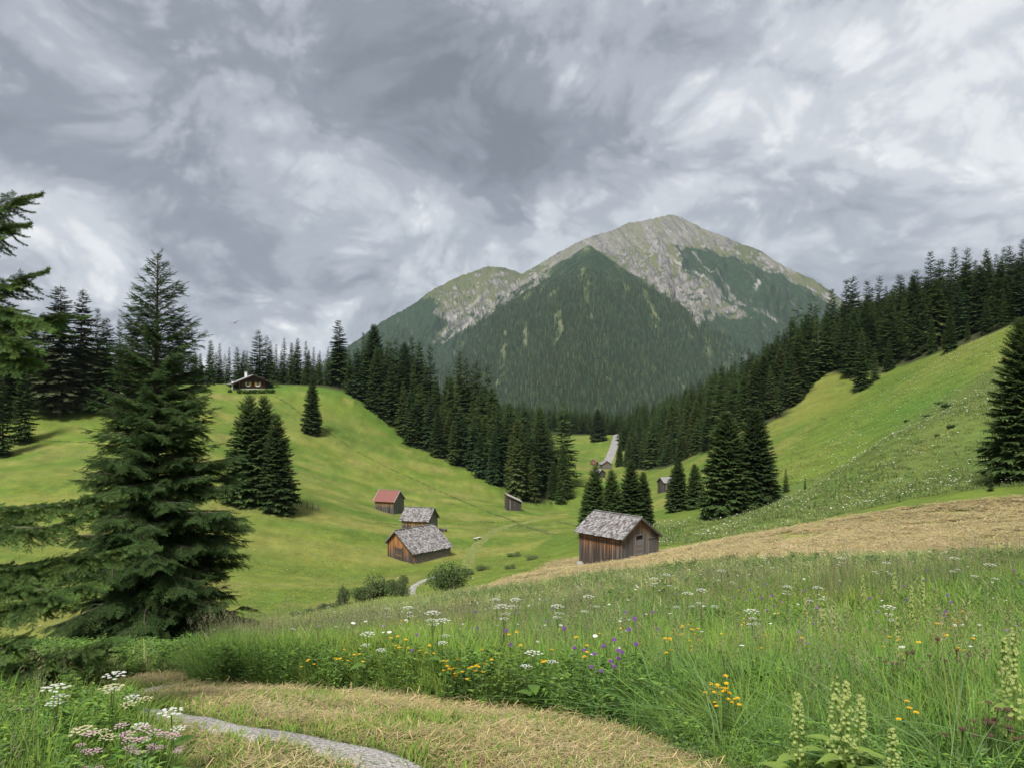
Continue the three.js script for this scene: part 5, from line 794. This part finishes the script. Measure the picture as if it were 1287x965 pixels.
// ------------------------------------------------------------------ flowers
// the place on the ground where a plant of height h shows its tip at (px, py)
function tipAt(px, py, h, D0) { const d = at(px, py, 1); d.y -= EYE; let best = null, top = 0.25; for (let D = D0 || 34; D > 4.6 || D0; D /= 1.006) { const x = d.x * D, up = EYE + d.y * D - ground(x, -D); if (D0 || (up >= h && inside(TALL, x, -D))) return V3(x, ground(x, -D), -D); if (up > top && inside(TALL, x, -D)) { top = up; best = V3(x, ground(x, -D), -D); } } return best; }
const M_stem = leafMat([0.10, 0.15, 0.04], 0.15), M_leaf = leafMat([0.10, 0.185, 0.035], 0.3), M_hell = leafMat([0.36, 0.42, 0.14], 0.3), M_hleaf = leafMat([0.20, 0.29, 0.06], 0.35), M_white = leafMat([0.72, 0.72, 0.66], 0.3), M_cream = leafMat([0.60, 0.56, 0.34], 0.3), M_pink = leafMat([0.62, 0.42, 0.48], 0.3), M_yel = leafMat([0.75, 0.46, 0.02], 0.25), M_pur = leafMat([0.30, 0.13, 0.44], 0.25), M_brown = mattM([0.13, 0.085, 0.06], 0.9);
const stemG = (pts, r0) => new THREE.TubeGeometry(new THREE.CatmullRomCurve3(pts), 8, r0, 5);
function petals(b, c, n, rad, up, wide, ax = V3(0, 1, 0)) { const s1 = V3(1, 0, 0).cross(ax); if (s1.lengthSq() < 0.01) s1.set(0, 0, 1); s1.normalize(); const s2 = V3().crossVectors(ax, s1); for (let k = 0; k < n; k++) { const a = k / n * 6.283, q = (t) => s1.clone().multiplyScalar(Math.cos(t)).addScaledVector(s2, Math.sin(t)), e = c.clone().addScaledVector(q(a), rad).addScaledVector(ax, up * rad), l = c.clone().addScaledVector(q(a - wide), rad * 0.6).addScaledVector(ax, up * rad * 0.6), m = c.clone().addScaledVector(q(a + wide), rad * 0.6).addScaledVector(ax, up * rad * 0.6); b.tri(c.toArray(), l.toArray(), e.toArray()); b.tri(c.toArray(), e.toArray(), m.toArray()); } }
function umbelGeo(seed, rad, dome, rays = 14) { const r = rngOf(seed), b = new MB(); for (let k = 0; k < rays; k++) { const q = Math.sqrt((k + 0.5) / rays) * rad, a = k * 2.399, y = -dome * (q / rad) ** 2; for (let m = 0; m < 6; m++) { const aa = r() * 6.28, d = rad * 0.15 * r(); petals(b, V3(Math.cos(a) * q + Math.cos(aa) * d, y + (r() - 0.5) * rad * 0.08, Math.sin(a) * q + Math.sin(aa) * d), 5, rad * 0.13, 0.12, 0.6); } } return b.geo(); }
function raysGeo(rad, dome, n = 12) { const b = new MB(); for (let k = 0; k < n; k++) { const q = Math.sqrt((k + 0.5) / n) * rad, a = k * 2.399, w = rad * 0.014; b.tri([-w, -rad * 0.75, 0], [w, -rad * 0.75, 0], [Math.cos(a) * q, -dome * (q / rad) ** 2, Math.sin(a) * q]); } return b.geo(); }
function leafGeo(len, wid, arch, folds = 1) { const b = new MB(), n = 6; for (let i = 0; i < n; i++) { const f = (s) => { const w = wid * Math.sin(Math.PI * Math.pow(s, 0.75)) * 0.5, x = len * s, y = arch * len * (s - s * s * 1.25); return [[x, y + w * 0.35, -w], [x, y, 0], [x, y + w * 0.35, w]]; }, A = f(i / n), B = f((i + 1) / n); b.quad(A[0], A[1], B[1], B[0]); b.quad(A[1], A[2], B[2], B[1]); } const g = b.geo(); return g; }
function umbelPlant(seed, mat, k = 1) {
  const r = rngOf(seed), g = new THREE.Group();
  mesh('stem', stemG([V3(0, -0.03, 0), V3(0.02, 0.45, 0.01), V3(0.0, 0.93, 0.0)], 0.0045), M_stem, g);
  const heads = [[0, 1, 0, 0.085 * k]]; for (let i = 0; i < 2; i++) heads.push([lerp(-0.16, 0.16, r()), lerp(0.78, 0.93, r()), lerp(-0.16, 0.16, r()), 0.055 * k]);
  heads.forEach(([x, y, z, rad], i) => { const h = mesh('flower_head', umbelGeo(seed + i, rad, rad * 0.3), mat, g); h.position.set(x, y, z); mesh('rays', raysGeo(rad, rad * 0.3), M_stem, h); if (i) mesh('stem', stemG([V3(0, 0.5, 0), V3(x * 0.6, lerp(0.5, y, 0.6), z * 0.6), V3(x, y - rad * 0.7, z)], 0.003), M_stem, g); });
  for (let i = 0; i < 3; i++) { const l = mesh('leaf', leafGeo(0.22, 0.12, 0.5), M_leaf, g); l.position.y = 0.15 + i * 0.17; l.rotation.y = i * 2.3 + r(); }
  return g;
}
function hellebore(seed) {
  const r = rngOf(seed), g = new THREE.Group(), b = new MB();
  mesh('stem', stemG([V3(0, -0.03, 0), V3(0.01, 0.5, 0), V3(0, 0.97, 0)], 0.007), M_hleaf, g);
  for (let k = 0; k < 150; k++) { const s = Math.pow(r(), 0.8), y = lerp(0.42, 1.0, s), rad = lerp(0.055, 0.012, s) * lerp(0.7, 1.15, r()), a = k * 2.399; petals(b, V3(Math.cos(a) * rad, y, Math.sin(a) * rad), 6, 0.0125, 0.2, 0.45, V3(Math.cos(a), 0.5, Math.sin(a)).normalize()); }
  mesh('flower_spike', b.geo(), M_hell, g);
  for (let i = 0; i < 7; i++) { const l = mesh('leaf', leafGeo(lerp(0.30, 0.16, i / 7), lerp(0.13, 0.06, i / 7), 0.75), M_hleaf, g); l.position.y = 0.06 + i * 0.065; l.rotation.y = i * 2.4 + r(); l.rotation.z = 0.35; }
  return g;
}
function headPlant(seed, mat, n, rad, kind) {
  const r = rngOf(seed), g = new THREE.Group();
  for (let i = 0; i < n; i++) {
    const x = (r() - 0.5) * 0.22, z = (r() - 0.5) * 0.22, y = i ? lerp(0.78, 1.0, r()) : 1; mesh('stem', stemG([V3(0, -0.02, 0), V3(x * 0.3, y * 0.5, z * 0.3), V3(x, y - 0.005, z)], 0.0026), M_stem, g);
    const b = new MB(); if (kind === 'ball') for (let k = 0; k < 40; k++) { const u = lerp(-0.3, 1, k / 40), a = k * 2.399, q = Math.sqrt(1 - u * u); petals(b, V3(Math.cos(a) * q * rad * 0.6, u * rad * 0.6, Math.sin(a) * q * rad * 0.6), 3, rad * 0.45, 0.7, 0.6, V3(Math.cos(a) * q, u, Math.sin(a) * q).normalize()); } else { petals(b, V3(0, 0, 0), 14, rad, 0.15, 0.28); petals(b, V3(0, 0.003, 0), 10, rad * 0.6, 0.5, 0.35); }
    const h = mesh('flower_head', b.geo(), mat, g); h.position.set(x, y, z); h.rotation.set((r() - 0.5) * 0.6, 0, (r() - 0.5) * 0.6);
  }
  for (let i = 0; i < 3; i++) { const l = mesh('leaf', leafGeo(0.15, 0.035, 0.5), M_leaf, g); l.position.y = 0.1 + i * 0.15; l.rotation.y = i * 2.2 + r(); }
  return g;
}
const fr = rngOf(321);
function flower(proto, name, label, group, px, py, h, D0) { const p = tipAt(px, py, h, D0); if (!p) return; h = clamp(at(px, py, -p.z).y - p.y, 0.3, 1.3); const c = proto.clone(); c.name = numbered(name); tag(c, label, 'flower', group); c.position.copy(p); c.rotation.y = fr() * 6.28; { const k = name.includes('hellebore') ? Math.max(0.7, h) : name.includes('yarrow') ? 0.42 : name.includes('purple') ? 0.62 : name.includes('yellow') ? (p.z > -4.2 ? 0.48 : 0.62) : name.includes('umbel') && p.z > -4 ? 0.62 : Math.max(0.8, h) * 1.0; c.scale.set(k, h, k); } scene.add(c); return c; }
const pHell = [1, 2, 3].map(hellebore), pUmb = [11, 12].map((s) => umbelPlant(s, M_white)), pCream = [13].map((s) => umbelPlant(s, M_cream)), pPink = [14, 15].map((s) => umbelPlant(s, M_pink, 0.8)), pYel = [21, 22].map((s) => headPlant(s, M_yel, 4, 0.030, 'disc')), pPur = [31, 32].map((s) => headPlant(s, M_pur, 2, 0.026, 'ball')), pBrn = [41, 42].map((s) => headPlant(s, M_brown, 4, 0.018, 'ball'));
for (const [px, py, h] of [[1003, 868, 3.0], [1050, 848, 2.95], [1064, 855, 2.85], [1082, 870, 2.9], [1122, 914, 2.8]]) flower(pHell[Math.floor(fr() * 3)], 'white_hellebore', 'pale green hellebore spike in the clump at the mown edge', 'hellebores at the mown edge', px, py, 0.7, h);
flower(pHell[0], 'white_hellebore', 'pale green hellebore with broad leaves beside a seeding thistle', null, 1274, 785, 0.85, 3.1); flower(pHell[1], 'white_hellebore', 'second broad-leaved hellebore leaning on the first', null, 1262, 800, 0.8, 3.3);
for (const [px, py, h] of [[1012, 750, 0.85], [1034, 757, 0.85], [1048, 755, 0.85], [1125, 716, 0.9], [1160, 721, 1.0], [1128, 775, 0.8], [1146, 735, 0.9], [998, 700, 0.95], [1000, 712, 0.9], [1020, 705, 0.9], [1085, 722, 0.9]]) flower(pHell[Math.floor(fr() * 3)], 'white_hellebore', 'slim pale hellebore spike amid the tall flowering meadow', 'hellebores amid the tall meadow', px, py, h);
for (const [px, py, h] of [[945, 766, 0.8], [1115, 706, 0.85], [1028, 737, 0.8], [1117, 761, 0.8], [865, 744, 0.85], [882, 740, 0.9], [822, 726, 0.9], [907, 716, 0.9], [838, 721, 0.9], [990, 736, 0.8], [960, 700, 0.9], [1058, 700, 0.9], [670, 819, 0.75], [420, 768, 0.85], [403, 770, 0.85], [412, 762, 0.9], [470, 762, 0.85], [486, 764, 0.85], [623, 752, 0.9], [632, 760, 0.85], [544, 768, 0.85], [556, 778, 0.8], [462, 795, 0.8], [648, 752, 0.9], [700, 760, 0.85], [513, 762, 0.9], [740, 748, 0.9], [1200, 700, 0.9], [1245, 708, 0.9], [350, 780, 0.9], [368, 776, 0.9]]) flower(pUmb[Math.floor(fr() * 2)], 'white_umbel', 'white umbel flower rising above the tall grass bank', 'white umbels on the grass bank', px, py, h);
flower(pUmb[0], 'white_umbel', 'largest white umbel among the weeds under the spruce bough', null, 68, 862, 0.95, 3.2); flower(pUmb[1], 'white_umbel', 'white umbel before the foot of the big spruce', null, 144, 846, 0.9, 3.5); flower(pUmb[1], 'white_umbel', 'white umbel standing over the gravel path bend', null, 215, 900, 0.5, 3.2); flower(pCream[0], 'cream_umbel', 'cream coloured umbel among the weeds by the path', null, 103, 916, 0.6, 3.0); flower(pCream[0], 'cream_umbel', 'yellowish umbel in the weeds below the big spruce', null, 140, 862, 0.7, 3.3);
for (const [px, py, h] of [[152, 937, 0.5], [163, 941, 0.5], [180, 934, 0.5], [178, 947, 0.48], [118, 957, 0.45], [193, 918, 0.5], [112, 925, 0.55], [205, 956, 0.42], [218, 927, 0.45], [160, 920, 0.5]]) flower(pPink[Math.floor(fr() * 2)], 'pink_yarrow', 'pale pink flat flower head in the weeds by the path', 'pink flowers by the path', px, py, h, lerp(2.75, 3.05, fr()));
for (const [px, py] of [[905, 848], [899, 858], [911, 856], [896, 870], [908, 868], [915, 862]]) flower(pYel[Math.floor(fr() * 2)], 'yellow_flower', 'yellow flower stem in the dense yellow cluster on the bank', 'dense yellow cluster', px, py, 0.6, 4.0);
flower(pYel[0], 'yellow_flower', 'single bright yellow flower beside the hellebore clump', null, 1143, 882, 0.55, 3.2);
for (const [px, py] of [[1085, 874], [1093, 882], [1178, 783], [1186, 786], [1196, 772], [1205, 768], [1216, 802], [845, 792], [853, 786], [862, 796], [868, 784], [876, 790], [840, 802], [498, 800], [505, 803], [560, 831], [566, 835], [572, 830], [595, 835], [600, 838], [610, 818], [580, 845], [648, 795], [690, 818], [430, 818], [445, 822], [385, 836], [360, 842], [300, 848], [322, 842], [770, 760], [930, 770], [960, 800], [1120, 800], [1010, 770], [980, 762], [730, 800], [535, 810]]) flower(pYel[Math.floor(fr() * 2)], 'yellow_flower', 'yellow meadow flower scattered through the tall grass', 'scattered yellow flowers', px, py, 0.62);
for (const [px, py] of [[1015, 742], [1140, 737], [1190, 749], [1190, 755], [1281, 718], [1164, 716], [939, 740], [925, 738], [962, 752], [973, 748], [967, 735], [1023, 764], [790, 770], [755, 822], [765, 810], [772, 815], [742, 817], [783, 792], [800, 780], [776, 802], [825, 770], [718, 790], [640, 790], [520, 800], [335, 795], [390, 792], [600, 770], [690, 765], [850, 745], [1100, 752]]) flower(pPur[Math.floor(fr() * 2)], 'purple_flower', 'purple ball flower dotted through the meadow bank', 'purple meadow flowers', px, py, 0.75);
for (const [px, py] of [[1180, 806], [1195, 812], [1205, 818], [1160, 822], [1130, 815], [1110, 826], [1248, 882], [1262, 905], [1240, 935], [1258, 945], [1272, 925], [1208, 948]]) flower(pBrn[Math.floor(fr() * 2)], 'seeding_knapweed', 'brown seeding knapweed heads among the meadow herbs', 'brown seed heads', px, py, 0.68, py > 860 ? 3.0 : 4.6);
// the many more that nobody could count
{
  const dot = (seed, rad) => { const b = new MB(), r = rngOf(seed), R = []; for (let k = 0; k < 9; k++) R.push([Math.cos(k / 9 * 6.283) * rad * lerp(0.7, 1.1, r()), -rad * lerp(0.15, 0.35, r()), Math.sin(k / 9 * 6.283) * rad * lerp(0.7, 1.1, r())]); for (let k = 0; k < 9; k++) { b.tri([0, 0, 0], R[k], R[(k + 1) % 9]); b.tri([0, -rad * 0.5, 0], R[(k + 1) % 9], R[k]); } return b.geo(); }, place = (name, label, mat, rad, spots, lift) => { const b = dot(5, rad), im = shadows(new THREE.InstancedMesh(b, mat, spots.length)), r = rngOf(7); spots.forEach(([x, z, s], i) => { EU.set((r() - 0.5) * 0.5, r() * 6, (r() - 0.5) * 0.5); QQ.setFromEuler(EU); M4.compose(V3(x, ground(x, z) + lift * lerp(0.75, 1.15, r()), z), QQ, V3(s, s, s)); im.setMatrixAt(i, M4); }); im.name = numbered(name); tag(im, label, 'flowers', null, 'stuff'); scene.add(im); };
  place('slope_flowers', 'white flower heads dotted over the green slope', M_white, 0.085, sow(FLOWERSLOPE, [[52, 80, 0.75, 0.9], [80, 130, 0.75, 1.0]], 51, (x, z, D, r) => r() < smooth(132, 88, D) + 0.12 && fbm(x * 0.09 + 20, z * 0.09, 3) > -0.1 + 0.5 * (r() - 0.5)), 0.55);
  place('slope_flowers', 'white flower heads thinning out up the slope', M_white, 0.09, sow([P(1000, 112), P(1100, 112), P(1330, 128), P(1290, 150), P(1190, 165), P(1060, 150)], [[105, 170, 0.32, 1.1]], 52), 0.35);
  place('meadow_flowers', 'tiny white flowers in the tall bank', M_white, 0.022, sow(TALL, [[4, 40, 1.1, 1]], 53), 0.6);
  place('meadow_flowers', 'tiny yellow flowers in the tall bank', M_yel, 0.017, sow(TALL, [[4, 40, 1.0, 1]], 54, (x, z) => fbm(x * 0.4 + 80, z * 0.4, 2) > 0.05), 0.58);
  place('meadow_flowers', 'tiny violet flowers in the tall bank', M_pur, 0.017, sow(TALL, [[5, 40, 0.7, 1]], 55, (x, z) => fbm(x * 0.4 + 40, z * 0.4, 2) > 0), 0.6);
  place('valley_flowers', 'pale flower dots on the valley meadow', M_cream, 0.07, sow(FIELD, [[50, 150, 0.035, 1]], 56), 0.22);
}

// ------------------------------------------------------------------ small things in the valley
{
  const bm = [matW.silver[2], matW.silver[1], matW.tan[1]];
  const pl = thing('plank_bench', 'pale plank bench lying beside the valley path', 'bench'), p = hit(600, 679, 60); pl.position.copy(p); pl.rotation.y = 0.9;
  mesh('seat', boxGeo(1.4, 0.06, 0.35, 0, 0.4, 0), std([0.55, 0.52, 0.47], 0.9), pl); for (const x of [-0.55, 0.55]) mesh('leg', boxGeo(0.1, 0.5, 0.3, x, 0.14, 0), bm[1], pl);
  const st = thing('board_stack', 'low stack of grey boards beside the small barn', 'boards'), q = hit(553, 667, 60); st.position.copy(q); st.rotation.y = -0.3; for (let i = 0; i < 6; i++) mesh('board', boxGeo(1.9, 0.07, 0.5, 0.1 * (i % 2), 0.05 + Math.floor(i / 2) * 0.12, -0.3 + (i % 2) * 0.55), bm[i % 3], st);
  const tp = thing('covered_woodpile', 'woodpile under a blue tarpaulin beneath the old spruces', 'woodpile'), t = hit(57, 502, 100), sh = new THREE.BoxGeometry(3.4, 1.1, 1.4, 12, 4, 5), ps = sh.attributes.position; for (let i = 0; i < ps.count; i++) { const x = ps.getX(i), y = ps.getY(i), z = ps.getZ(i); ps.setXYZ(i, x + 0.1 * noise(y * 3, z * 3), y + (y > 0 ? 0.18 * noise(x * 1.5, z * 1.5) - 0.25 * (z / 0.7) ** 2 : 0), z + 0.12 * noise(x * 3, y * 3)); } sh.computeVertexNormals(); tp.position.copy(t); mesh('tarpaulin', sh.translate(0, 0.75, 0), std([0.02, 0.045, 0.19], 0.5), tp); for (let i = 0; i < 7; i++) mesh('log', new THREE.CylinderGeometry(0.13, 0.13, 1.5, 8).rotateX(Math.PI / 2).translate(-1.5 + i * 0.5, 0.12, 0), barkMat, tp);
  for (let i = 0; i < 5; i++) { const f = thing('fence_post', 'small weathered fence post near the spruce clump', 'post', 'fence posts by the spruce clump'), v = hit(372 + i * 7, 636 + i * 1.1, 80); f.position.copy(v); mesh('post', boxGeo(0.12, 1.0, 0.12, 0, 0.35, 0), bm[0], f); mesh('cap', new THREE.ConeGeometry(0.09, 0.1, 4).translate(0, 0.9, 0), bm[1], f); }
  const bd = thing('bird', 'small bird gliding under the clouds above the chalet', 'bird'), b = new MB(), pos = at(295, 406, 70); bd.position.copy(pos); bd.rotation.set(0.2, 0.6, 0.3);
  const g = new THREE.SphereGeometry(0.07, 10, 8).scale(1, 0.8, 2.6); mesh('body', g, std([0.05, 0.045, 0.04], 0.9), bd);
  for (const s of [-1, 1]) { b.quad([s * 0.04, 0.02, -0.1], [s * 0.28, 0.08, -0.13], [s * 0.28, 0.07, 0.02], [s * 0.04, 0.01, 0.1]); b.tri([s * 0.28, 0.08, -0.13], [s * 0.52, 0.05, 0.05], [s * 0.28, 0.07, 0.02]); } b.tri([-0.03, 0, 0.14], [0.03, 0, 0.14], [0, 0, 0.34]); mesh('wings', b.geo(), std([0.06, 0.05, 0.045], 0.9), bd);
}
renderer.render(scene, camera);
